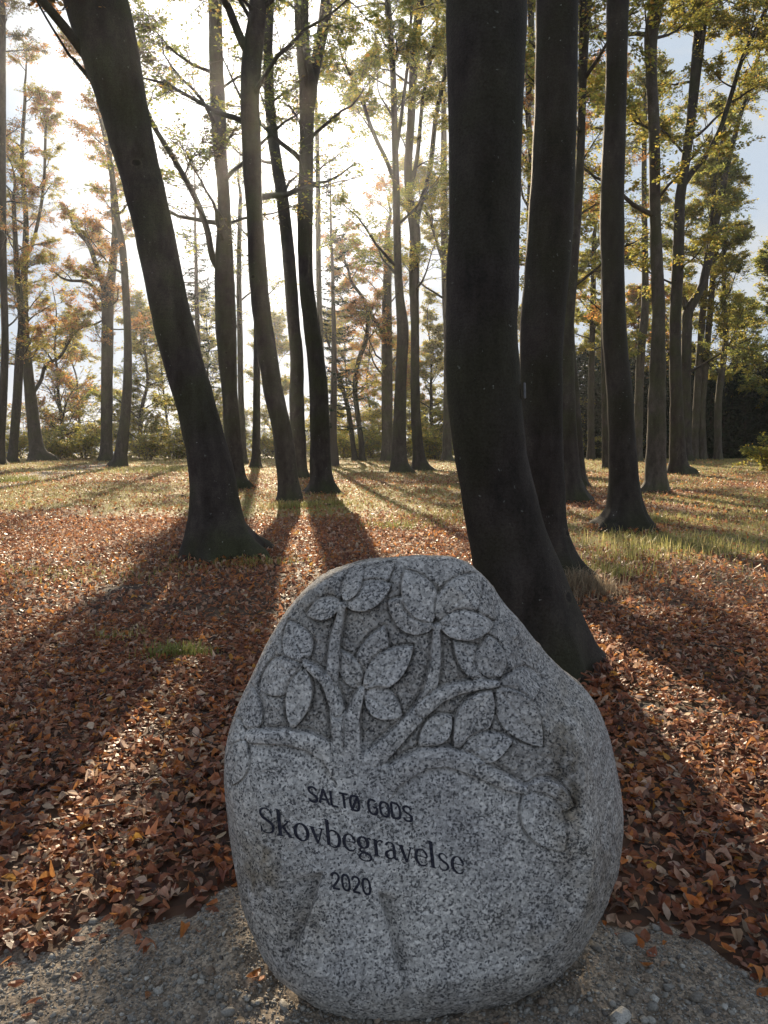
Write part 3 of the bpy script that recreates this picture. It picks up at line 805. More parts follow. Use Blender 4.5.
bush('low golden bush at the far left edge beside the path end', 58, 60, 1.6, 2.2, 400)
bush('low dull yellow bush left of the straight bent-limb beech', 84, 62, 1.7, 2.4, 401, 'yellow', 'green', .8)
bush('golden bush between the curved-foot beech and the leaning giant', 146, 60, 1.9, 2.4, 402)
bush('leafless bush beside the leaning giant on its left', 170, 63, 2.2, 2.2, 403, 'yellow', 'green', .3)
bush('low bush glimpsed right of the leaning giant', 216, 62, 1.8, 2.4, 404, 'yellow', 'green', 1.1)
bush('low bush between the thin distant stems under the sun', 268, 62, 1.7, 2.2, 405, 'yellow', 'green', 1.)
bush('broad olive bush in the central gap behind the small leaning tree', 342, 63, 2.0, 2.8, 406, 'yellow', 'green', 1.2)
bush('dull yellow bush in the central gap beside the hazy pale trunk', 372, 61, 1.9, 2.4, 407, 'yellow', 'green', .9)
bush('golden bush just left of the thickest trunk', 432, 60, 2.3, 2.6, 408, 'yellow', 'green', 1.2)
bush('young golden sapling bush entering from the right picture edge', 774, 38, 1.8, 1.7, 409, 'yellow', 'green', 1.7, leaf=.10)

# tangled thin growth beyond the edge, one continuous mass
rng = np.random.default_rng(91)
w = Geo(); lv = Geo()
for px in np.concatenate([np.arange(-90, 640, 7), np.arange(-88, 480, 11)]):
    Yr = rng.uniform(62, 80); x = float(at_y(px + rng.uniform(-6, 6), 455, Yr)[0]); z = float(gz(x, Yr))
    H = 1.2 + 6.0 * rng.uniform(0, 1) ** 1.8 - z
    D = np.array([[rng.normal(0, .35), rng.normal(0, .3), 1.]])
    S = grow(np.array([[x, Yr, z - .1]]), D, np.array([H]), 8, .16, .02, rng)
    V, Q = tubes(S, np.linspace(.05, .012, 8)[None], 5); w.add(V, Q)
    q = S[0].copy(); q[:, 2] = np.maximum.accumulate(q[:, 2] + np.arange(8) * 1e-4)
    branchwork(w, lv, q, np.linspace(.05, .012, 8), rng, .1, 9, 2.6, (-5, 60), 'yellow', rng.uniform(.5, 2.0), .17, 6, 4, 5, 0, 'green', .4)
crown(w, lv, LEAF, None, name='undergrowth')
tag(bpy.data.objects['undergrowth'], 'tangled yellow green undergrowth beyond the far edge of the clearing', 'undergrowth', kind='stuff')

# ------------------------------------------------------------------ ground sheets
# gravel / leaf border, read on the photo and set on the ground
GB = [gpoint(*p) for p in ((-200, 975), (0, 968), (62, 955), (78, 928), (150, 926), (186, 922), (224, 888), (300, 868), (560, 880), (590, 918), (670, 925), (700, 940), (730, 959), (768, 970), (960, 985))]
GBX = np.array([p[0] for p in GB]); GBY = np.array([p[1] for p in GB])


def gborder(x):
    x = np.asarray(x, float)
    return np.interp(x, GBX, GBY) + 0.05 * vnoise(x, 0, 0, 9, 21) + 0.03 * vnoise(x, 3, 0, 30, 22)


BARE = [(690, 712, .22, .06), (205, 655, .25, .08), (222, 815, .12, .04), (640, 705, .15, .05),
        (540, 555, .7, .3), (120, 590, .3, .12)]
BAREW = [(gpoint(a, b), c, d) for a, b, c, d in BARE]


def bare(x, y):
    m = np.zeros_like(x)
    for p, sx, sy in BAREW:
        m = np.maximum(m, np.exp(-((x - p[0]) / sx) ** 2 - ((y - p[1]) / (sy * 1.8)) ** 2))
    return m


def grassy(x, y):
    """how much thin grass there is, 0..1"""
    g = fbm(x, y, 0, 0.22, 3, 31) * 0.9 + 0.12
    g = g + 0.4 * fbm(x, y, 0, .9, 2, 35)
    g = g - 0.44 + smooth(8, 17, y) * 0.76 + smooth(22, 42, y) * .4
    p = gpoint(672, 545)
    g = g + 1.2 * np.exp(-((x - p[0]) / 1.3) ** 2 - ((y - p[1]) / 1.4) ** 2)
    return np.clip(g * 1.6, 0, 1)


def spaced(a, b, d0, k):
    out = [a]; 
    while out[-1] < b:
        v = out[-1]; out.append(v + max(d0, k * abs(v)))
    return np.array(out)


ys = np.concatenate([-spaced(0, 120, .25, .12)[::-1][:-1], spaced(0, 640, .06, .018)])
xp = spaced(0, 420, .08, .03); xs = np.concatenate([-xp[::-1][:-1], xp])
X, Yg = np.meshgrid(xs, ys)
Z = gz(X, Yg) + 0.012 * vnoise(X, Yg, 0, 6, 41) * smooth(2.6, 4, Yg) - 0.0 
nx, ny = len(xs), len(ys)
ii = np.arange(ny - 1)[:, None] * nx; jj = np.arange(nx - 1)[None]
Q = np.stack([ii + jj, ii + jj + 1, ii + nx + jj + 1, ii + nx + jj], -1).reshape(-1, 4)


def ground_material():
    m, nt, ns, L = newmat('forest_floor')
    tc = N(nt, 'ShaderNodeTexCoord')
    v = N(nt, 'ShaderNodeTexVoronoi', Scale=17.0, Randomness=1.0)
    wn = N(nt, 'ShaderNodeTexNoise', Scale=9.0, Detail=3.0)
    L.new(tc.outputs['Object'], wn.inputs['Vector'])
    mx = N(nt, 'ShaderNodeVectorMath', operation='MULTIPLY_ADD')
    mx.inputs[1].default_value = (.09, .09, .09)
    L.new(wn.outputs['Color'], mx.inputs[0]); L.new(tc.outputs['Object'], mx.inputs[2])
    L.new(mx.outputs[0], v.inputs['Vector'])
    sp = N(nt, 'ShaderNodeSeparateColor'); L.new(v.outputs['Color'], sp.inputs[0])
    r = ramp(nt, [(0, (.045, .022, .014)), (.25, (.12, .05, .022)), (.5, (.20, .08, .034)), (.72, (.29, .13, .055)), (.9, (.36, .23, .14)), (1, (.42, .30, .2))])
    L.new(sp.outputs[0], r.inputs[0])
    att = N(nt, 'ShaderNodeAttribute', attribute_name='grass')
    gn = N(nt, 'ShaderNodeTexNoise', Scale=22.0, Detail=6.0); L.new(tc.outputs['Object'], gn.inputs['Vector'])
    gr = ramp(nt, [(.3, (.075, .062, .016)), (.5, (.21, .17, .038)), (.7, (.34, .27, .065))]); L.new(gn.outputs['Fac'], gr.inputs[0])
    ad = N(nt, 'ShaderNodeMath', operation='MULTIPLY_ADD'); ad.inputs[1].default_value = 1.0
    n3 = N(nt, 'ShaderNodeMath', operation='MULTIPLY_ADD'); n3.inputs[1].default_value = 1.6; n3.inputs[2].default_value = -.9
    L.new(gn.outputs['Fac'], n3.inputs[0])
    L.new(att.outputs['Fac'], ad.inputs[0]); L.new(n3.outputs[0], ad.inputs[2]); ad.use_clamp = True
    c = mixc(nt, ad.outputs[0], r.outputs[0], gr.outputs[0])
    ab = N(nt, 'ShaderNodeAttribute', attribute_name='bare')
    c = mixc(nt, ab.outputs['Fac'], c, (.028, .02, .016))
    b = N(nt, 'ShaderNodeBsdfPrincipled', Roughness=.8); b.inputs['Specular IOR Level'].default_value = .3
    L.new(c, b.inputs['Base Color'])
    bp = N(nt, 'ShaderNodeBump', Strength=.9, Distance=.03)
    L.new(v.outputs['Color'], bp.inputs['Height']); L.new(bp.outputs[0], b.inputs['Normal'])
    o = N(nt, 'ShaderNodeOutputMaterial'); L.new(b.outputs[0], o.inputs[0])
    return m


gr_att = grassy(X, Yg)
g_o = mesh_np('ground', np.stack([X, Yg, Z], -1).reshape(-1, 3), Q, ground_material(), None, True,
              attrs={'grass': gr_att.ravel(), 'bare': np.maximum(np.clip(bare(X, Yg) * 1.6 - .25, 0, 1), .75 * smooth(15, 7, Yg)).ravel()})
tag(g_o, kind='structure')


def gravel_z(x, y):
    z = 0.012 + 0.016 * fbm(x, y, 0, 5, 3, 51) + 0.011 * fbm(x, y, 0, 24, 3, 52)
    # earth banked against the boulder's foot
    z = z + 0.05 * np.exp(-((x + .42) / .16) ** 2 - ((y - 2.12) / .16) ** 2) + 0.05 * np.exp(-((x - .5) / .22) ** 2 - ((y - 2.14) / .16) ** 2)
    edge = (gborder(x) - y)
    return np.where(edge > 0, z * smooth(0, .16, edge), 0) - 0.05 * smooth(0.0, -.12, edge) + 0.002


gx = np.arange(-2.6, 2.6, .01); gy = np.arange(.6, 2.75, .01)
GX, GY = np.meshgrid(gx, gy)
nx2, ny2 = len(gx), len(gy)
ii = np.arange(ny2 - 1)[:, None] * nx2; jj = np.arange(nx2 - 1)[None]
Q2 = np.stack([ii + jj, ii + jj + 1, ii + nx2 + jj + 1, ii + nx2 + jj], -1).reshape(-1, 4)


def gravel_ground():
    m, nt, ns, L = newmat('gravelly_earth')
    tc = N(nt, 'ShaderNodeTexCoord')
    n = N(nt, 'ShaderNodeTexNoise', Scale=14.0, Detail=8.0, Roughness=.7); L.new(tc.outputs['Object'], n.inputs['Vector'])
    r = ramp(nt, [(.3, (.125, .096, .068)), (.5, (.25, .202, .152)), (.72, (.38, .325, .255))]); L.new(n.outputs['Fac'], r.inputs[0])
    v = N(nt, 'ShaderNodeTexVoronoi', Scale=150.0); L.new(tc.outputs['Object'], v.inputs['Vector'])
    sp = N(nt, 'ShaderNodeSeparateColor'); L.new(v.outputs['Color'], sp.inputs[0])
    r2 = ramp(nt, [(0, (.5, .48, .45)), (.6, (1, 1, 1)), (1, (1.5, 1.45, 1.4))]); L.new(sp.outputs[0], r2.inputs[0])
    c = mixc(nt, 1.0, r.outputs[0], r2.outputs[0], 'MULTIPLY')
    b = N(nt, 'ShaderNodeBsdfPrincipled', Roughness=.9); L.new(c, b.inputs['Base Color'])
    bp = N(nt, 'ShaderNodeBump', Strength=.9, Distance=.008)
    L.new(sp.outputs[1], bp.inputs['Height'])
    bp2 = N(nt, 'ShaderNodeBump', Strength=.8, Distance=.015); L.new(n.outputs['Fac'], bp2.inputs['Height']); L.new(bp.outputs[0], bp2.inputs['Normal'])
    L.new(bp2.outputs[0], b.inputs['Normal'])
    o = N(nt, 'ShaderNodeOutputMaterial'); L.new(b.outputs[0], o.inputs[0])
    return m


tag(mesh_np('gravel_path', np.stack([GX, GY, gravel_z(GX, GY)], -1).reshape(-1, 3), Q2, gravel_ground()), kind='structure')

# trodden path leaving to the far left
pp = np.array([gpoint(*p) for p in ((-130, 512), (-40, 492), (20, 480), (62, 472), (92, 467), (112, 463))])
pc = cat(pp, 60)
wd = np.linspace(1.0, 1.0, 60)[:, None]
tg = nrm(np.gradient(pc, axis=0)); sd = np.stack([-tg[:, 1], tg[:, 0], 0 * tg[:, 0]], -1)
rows = []
for k, s in enumerate(np.linspace(-1, 1, 9)):
    q = pc + sd * s * wd * (1 + .12 * vnoise(np.arange(60), k * 0.0 + (s > 0), 0, .4, 61)[:, None])
    q[:, 2] = gz(q[:, 0], q[:, 1]) + 0.03 - .06 * (abs(s) > .9)
    rows.append(q)
PV = np.stack(rows, 1).reshape(-1, 3)
ii = np.arange(59)[:, None] * 9; jj = np.arange(8)[None]
PQ = np.stack([ii + jj, ii + jj + 1, ii + 9 + jj + 1, ii + 9 + jj], -1).reshape(-1, 4)
tag(mesh_np('path', PV, PQ, plain('trodden_earth', (.27, .21, .17))), kind='structure')

# ------------------------------------------------------------------ the boulder
TILT = math.tan(R(9)); YF = 1.79
OUTL = [(380, 560), (410, 556.5), (440, 556), (456, 558), (470, 565), (487, 580), (505, 604), (520, 621), (545, 652), (567, 674), (590, 695), (605, 724), (615, 760), (622, 800), (623, 835),
        (617, 870), (603, 905), (586, 935), (560, 964), (527, 986), (500, 997), (460, 1006), (430, 1011), (400, 1015), (365, 1013), (330, 1004), (292, 983), (266, 955), (246, 908), (234, 855),
        (227, 800), (225, 768), (228, 737), (238, 705), (252, 675), (268, 641), (290, 606), (315, 582), (345, 567)]


def onplane(px, py, off):
    a, b, c = ray(px, py)
    t = (YF + off + CAMZ * TILT) / (b - TILT * c)
    return a * t, CAMZ + c * t     # u = x, v = z


ol = np.array(OUTL, float)
CPX = (415, 800)


def edge_RD(px, py):
    th = np.degrees(np.arctan2(-(py - CPX[1]), px - CPX[0]))   # 0 = right, 90 = up
    key = [-180, -150, -115, -80, -50, -25, 0, 25, 45, 60, 75, 90, 110, 140, 180]
    Rr = [.13, .15, .16, .17, .19, .18, .17, .145, .115, .09, .07, .06, .08, .11, .13]
    Dd = [.17, .17, .14, .14, .20, .26, .28, .24, .19, .13, .09, .07, .10, .15, .17]
    Ll = [.2, .2, .2, .25, .4, .7, .85, .9, .9, .9, .7, .4, .3, .25, .2]
    return np.interp(th, key, Rr), np.interp(th, key, Dd), np.interp(th, key, Ll)


closed = np.vstack([ol[-2:], ol, ol[:3]])
dense = cat(closed, 60 * len(closed))
n0 = 60
u_ = np.linspace(0, len(closed) - 1 - 1e-6, len(dense))
dense = dense[(u_ >= 2) & (u_ < 2 + len(ol))]
Rr, Dd, Ll = edge_RD(dense[:, 0], dense[:, 1])
ou, ov = onplane(dense[:, 0], dense[:, 1], Dd)
cu, cv = onplane(CPX[0], CPX[1], 0)
NA = 1500
th = np.arctan2(ov - cv, ou - cu)
o_ = np.argsort(th)
thg = np.linspace(-math.pi, math.pi, NA, endpoint=False)
per = lambda a: np.interp(thg, np.concatenate([th[o_] - 2 * math.pi, th[o_], th[o_] + 2 * math.pi]), np.tile(a[o_], 3))
RAD = per(np.hypot(ou - cu, ov - cv)); RG = per(Rr); DG = per(Dd); LG = per(Ll)
dR = (np.roll(RAD, -1) - np.roll(RAD, 1)) / (2 * 2 * math.pi / NA)
COSP = RAD / np.hypot(RAD, dR)
ker = np.ones(31) / 31
COSP = np.convolve(np.concatenate([COSP[-15:], COSP, COSP[:15]]), ker, 'valid')


def gint(a, t):
    return np.interp(t, np.concatenate([thg, [math.pi]]), np.concatenate([a, a[:1]]))


def edge_depth(u, v):
    t = np.arctan2(v - cv, u - cu); r = np.hypot(u - cu, v - cv)
    rad = gint(RAD, t)
    s = np.clip((rad - r) * gint(COSP, t), 0, None)
    q = np.clip(s / gint(RG, t), 0, 1)
    D = gint(DG, t)
    k = gint(LG, t)
    lin = (np.sqrt((1 - q) ** 2 + .0025) - .05) / .95125
    d = D * ((1 - k) * (1 - np.sqrt(np.clip(1 - (1 - q) ** 2, 0, 1))) + k * lin)
    return d - 0.012 * (1 - np.clip(r / rad, 0, 1) ** 2), s


def px2uv(px, py):
    px = np.asarray(px, float); py = np.asarray(py, float)
    off = np.zeros_like(px)
    for _ in range(25):
        u, v = onplane(px, py, off)
        off = 0.6 * off + 0.4 * edge_depth(u, v)[0]
    return u, v


S_PX = 1 / 400.0      # metres per photo pixel on the face


def seg_sd(u, v, pl, w):
    """signed distance-like value to a tapered polyline (m): >0 inside; also relative height"""
    best = np.full(u.shape, -1e9)
    pu, pv = px2uv(pl[:, 0], pl[:, 1])
    for i in range(len(pl) - 1):
        ax, ay, bx, by = pu[i], pv[i], pu[i + 1], pv[i + 1]
        dx, dy = bx - ax, by - ay
        t = np.clip(((u - ax) * dx + (v - ay) * dy) / (dx * dx + dy * dy + 1e-12), 0, 1)
        d = np.hypot(u - ax - t * dx, v - ay - t * dy)
        hw = (w[i] * (1 - t) + w[i + 1] * t) * .5 * S_PX
        best = np.maximum(best, hw - d)
    return best


BR = [  # relief branches: px polyline with width
    [(352, 778, 34), (330, 754, 19), (310, 743, 17), (285, 738, 15), (262, 738, 12), (248, 738, 9)],
    [(350, 772, 26), (342, 750, 19), (337, 710, 16), (331, 688, 14), (333, 660, 12), (335, 640, 11), (342, 608, 8)],
    [(337, 710, 12), (326, 683, 11), (314, 672, 10), (305, 665, 7)],
    [(356, 770, 24), (353, 748, 16), (352, 719, 15), (357, 704, 12), (361, 692, 8)],
    [(366, 778, 34), (380, 755, 20), (397, 738, 17), (420, 714, 15), (430, 695, 14), (436, 664, 11), (437, 628, 8)],
    [(424, 710, 15), (440, 697, 14), (460, 689, 12), (480, 686, 10), (497, 685, 7)],
    [(372, 790, 40), (395, 775, 22), (424, 759, 19), (448, 757, 18), (470, 765, 17), (490, 775, 14), (510, 785, 12), (525, 791, 8)],
]
LV = [  # relief leaves: base px, tip px, width px, tilt
    ((343, 605), (394, 564), 22, 1), ((344, 607), (391, 586), 22, -1), ((341, 604), (306, 616), 16, 1), ((343, 602), (362, 563), 15, -1),
    ((433, 630), (388, 602), 30, -1), ((434, 622), (405, 571), 30, 1), ((437, 620), (481, 574), 34, 1), ((438, 626), (494, 625), 24, -1),
    ((306, 664), (288, 622), 28, 1), ((302, 666), (259, 690), 28, -1), ((305, 670), (291, 731), 22, 1),
    ((361, 690), (384, 628), 26, 1), ((359, 690), (340, 652), 19, -1), ((363, 690), (413, 648), 26, -1), ((364, 694), (402, 717), 24, -1),
    ((495, 684), (454, 642), 24, 1), ((495, 682), (488, 637), 25, -1), ((498, 686), (543, 682), 24, -1), ((498, 690), (543, 748), 32, 1), ((492, 692), (455, 750), 30, -1),
    ((460, 757), (513, 741), 24, -1), ((452, 718), (419, 748), 22, 1),
    ((524, 790), (574, 806), 28, 1), ((525, 794), (564, 850), 34, -1),
    ((250, 736), (252, 688), 22, 1), ((246, 738), (229, 722), 16, 1), ((245, 742), (230, 784), 20, -1),
]
CARVED = [(232, 735), (250, 742), (285, 746), (318, 754), (345, 768), (360, 772), (380, 772), (400, 772), (424, 760), (448, 760), (484, 776), (515, 792), (545, 806), (580, 815), (583, 770), (568, 715), (550, 675), (525, 640), (505, 615), (488, 590), (470, 570), (440, 560), (385, 563), (345, 572), (318, 587), (292, 612), (272, 645), (256, 680), (242, 710)]


def leaf_sd(u, v, a, b, w):
    (ax, bx), (ay, by) = px2uv([a[0], b[0]], [a[1], b[1]])
    L = math.hypot(bx - ax, by - ay); ex, ey = (bx - ax) / L, (by - ay) / L
    t = ((u - ax) * ex + (v - ay) * ey) / L
    d = -(u - ax) * ey + (v - ay) * ex
    tt = np.clip(t, 0, 1)
    w = w * 1.04
    b = (a[0] + (b[0] - a[0]) * 1.06, a[1] + (b[1] - a[1]) * 1.06)
    hw = w * .5 * S_PX * np.clip(4 * tt * (1 - tt), 0, 1) ** .86 * (1.15 - .32 * tt) * 1.16
    out = np.where(t < 0, -t * L, np.where(t > 1, (t - 1) * L, 0))
    return np.where(out > 0, -np.hypot(out, np.abs(d)), hw - np.abs(d)), d / (w * .5 * S_PX), tt


def poly_sd(u, v, poly):
    pu, pv = px2uv([p[0] for p in poly], [p[1] for p in poly])
    inside = np.zeros(u.shape, bool); best = np.full(u.shape, 1e9)
    n = len(pu)
    for i in range(n):
        ax, ay, bx, by = pu[i], pv[i], pu[(i + 1) % n], pv[(i + 1) % n]
        c = ((ay > v) != (by > v)) & (u < (bx - ax) * (v - ay) / (by - ay + 1e-12) + ax)
        inside ^= c
        dx, dy = bx - ax, by - ay
        t = np.clip(((u - ax) * dx + (v - ay) * dy) / (dx * dx + dy * dy + 1e-12), 0, 1)
        best = np.minimum(best, np.hypot(u - ax - t * dx, v - ay - t * dy))
    return np.where(inside, best, -best)


def relief(u, v):
    """height out of the face in metres and roughness 0..1"""
    dep, s = edge_depth(u, v)
    cz = poly_sd(u, v, CARVED)
    carve = smooth(-.008, .02, cz)
    rgh = carve.copy()
    h = -0.0135 * carve
    nzr = fbm(u, v, 0, 26, 3, 71)
    h = h + carve * (0.0035 * nzr + .003 * fbm(u, v, 0, 90, 2, 73))
    # grooves under the lowest branches fading into the plain face
    for k in (0, 6):
        sd = seg_sd(u, v, np.array(BR[k])[:, :2], np.array(BR[k])[:, 2])
        g = np.exp(-np.clip(-sd, 0, None) / .022) * (sd < 0) * (1 - carve)
        h = h - 0.016 * g * smooth(.0, -.006, sd)
        rgh = np.maximum(rgh, g * .6)
    bm = np.zeros(u.shape); br = np.full(u.shape, -1.)
    for li, (a, b, w, tl) in enumerate(LV):
        sd, dd, tt = leaf_sd(u, v, a, b, w)
        m = smooth(-.0018, .0018, sd)
        lh = -0.0025 + .0065 * (1 - carve) + .0062 * tl * np.clip(dd, -1, 1) + .0015 * tt + .0022 * ((li * 5 % 3) - 1) - .0022 * np.exp(-(dd / .10) ** 2) * (tt < .8)
        # narrow shadow line round each leaf
        ring = np.exp(-(np.clip(-sd, 0, None) / .007) ** 2) * (sd <= 0)
        h = h - .0125 * ring * (1 - m)
        h = h * (1 - m) + lh * m
        rgh = rgh * (1 - m) + .15 * m
    for pl in BR:
        a = np.array(pl)
        sd = seg_sd(u, v, a[:, :2], a[:, 2])
        m = smooth(-.0025, .003, sd)
        hw = np.maximum(a[:, 2].mean() * .5 * S_PX, 1e-3)
        lh = -.002 + .0055 * np.sqrt(np.clip(sd / hw, 0, 1))
        ring = np.exp(-(np.clip(-sd, 0, None) / .008) ** 2) * (sd <= 0) * carve
        h = h - .011 * ring * (1 - m)
        h = h * (1 - m) + np.maximum(lh, h) * m
        rgh = rgh * (1 - m) + .1 * m
    # plain face where the trunk is: fade the branch crowns into it
    sdt = seg_sd(u, v, np.array([(358, 850), (358, 800), (360, 772)], float), np.array([70, 66, 50], float))
    m = smooth(-.02, .03, sdt)
    h = h * (1 - m) + 0.0 * m; rgh = rgh * (1 - m)
    # the two grooves that shape the foot of the carved trunk
    for pl, sg, wd in ((((322, 872), (313, 902), (303, 930), (286, 962)), -1, .042), (((379, 892), (388, 925), (394, 950), (404, 985)), 1, .034)):
        a = np.array(pl, float)
        pu, pv = px2uv(a[:, 0], a[:, 1])
        vv = np.clip(v, pv.min(), pv.max())
        ue = np.interp(vv, pv[::-1], pu[::-1])
        x = (u - ue) * sg
        along = smooth(pv.max() + .004, pv.max() - .03, v) * smooth(pv.min() - .06, pv.min() + .06, v)
        g = np.where(x > 0, np.exp(-(np.clip(x, 0, None) / wd) ** 1.5), smooth(-.007, 0, x))
        h = h - .024 * g * along
        rgh = np.maximum(rgh, g * along * .7)
    # unworked sides are coarse
    side = smooth(.10, .0, s)
    rightside = smooth(.20, .34, u) * smooth(.22, .06, s)
    side = np.maximum(side, rightside)
    h = h + side * (.015 * fbm(u, v, dep, 11, 3, 81) + .005 * fbm(u, v, dep, 50, 2, 82))
    h = h + .003 * fbm(u, v, 0, 7, 2, 83) + .0008 * vnoise(u, v, 0, 140, 84)
    return h, np.clip(np.maximum(rgh, side * .8), 0, 1), dep, s


tt = np.concatenate([np.linspace(1, .9, 60, endpoint=False), np.linspace(.9, 0.004, 260)])
CT, ST = np.cos(thg), np.sin(thg)
U = cu + tt[:, None] * (RAD * CT)[None]; Vv = cv + tt[:, None] * (RAD * ST)[None]
H_, RG_, DP, S_ = relief(U, Vv)
fade = smooth(0, .012, S_)
BX = U; BZ = Vv; BY = YF + TILT * Vv + DP - H_ * (0.35 + .65 * fade)
front = np.stack([BX, BY, BZ], -1)
# back shell
rings = []
for k in range(1, 46):
    a = k / 45 * math.pi / 2
    t = math.cos(a) ** .75 if k < 45 else 0.002
    uu = cu + t * RAD * CT; vv = cv + t * RAD * ST
    dd = DG + .36 * math.sin(a) ** 1.1
    nz = .02 * fbm(uu, vv, dd, 5, 3, 91) * min(1, k / 6) + .006 * fbm(uu, vv, dd, 30, 2, 92) * min(1, k / 3)
    rings.append(np.stack([uu + nz * CT, YF + TILT * vv + dd, vv + nz * ST], -1))
allr = np.concatenate([np.stack(rings[::-1]), front])
nr = len(allr)
ii = np.arange(nr - 1)[:, None] * NA; jj = np.arange(NA)[None]; j2 = (jj + 1) % NA
BQ = np.stack([ii + jj, ii + NA + jj, ii + NA + j2, ii + j2], -1).reshape(-1, 4)
rough_at = np.concatenate([np.ones((45, NA)), RG_]).ravel()


def stain_map(x, y, z):
    return 0


def sm_px(cx, cy, sx, sy, px, py):
    return np.exp(-((px - cx) / sx) ** 2 - ((py - cy) / sy) ** 2)


# brown weather stains, painted by place on the stone (lower left flank, right flank)
PXx = np.concatenate([np.full((45, NA), 9e9), 384 + F * (BX / (BY * math.cos(PITCH) - (BZ - CAMZ) * math.sin(PITCH)))]).ravel()
_den = (BY * math.cos(PITCH) - (BZ - CAMZ) * math.sin(PITCH))
PYy = np.concatenate([np.full((45, NA), 9e9), 512 - F * ((BY * math.sin(PITCH) + (BZ - CAMZ) * math.cos(PITCH)) / _den)]).ravel()
st = np.maximum.reduce([.9 * sm_px(262, 870, 30, 60, PXx, PYy), .55 * sm_px(305, 930, 28, 40, PXx, PYy), 1. * sm_px(568, 780, 20, 100, PXx, PYy), .6 * sm_px(590, 880, 40, 70, PXx, PYy),
                        .5 * sm_px(540, 930, 60, 40, PXx, PYy), .5 * sm_px(320, 600, 45, 30, PXx, PYy), .35 * sm_px(400, 1000, 160, 22, PXx, PYy)])
st = np.where(PXx > 1e8, .5, st)


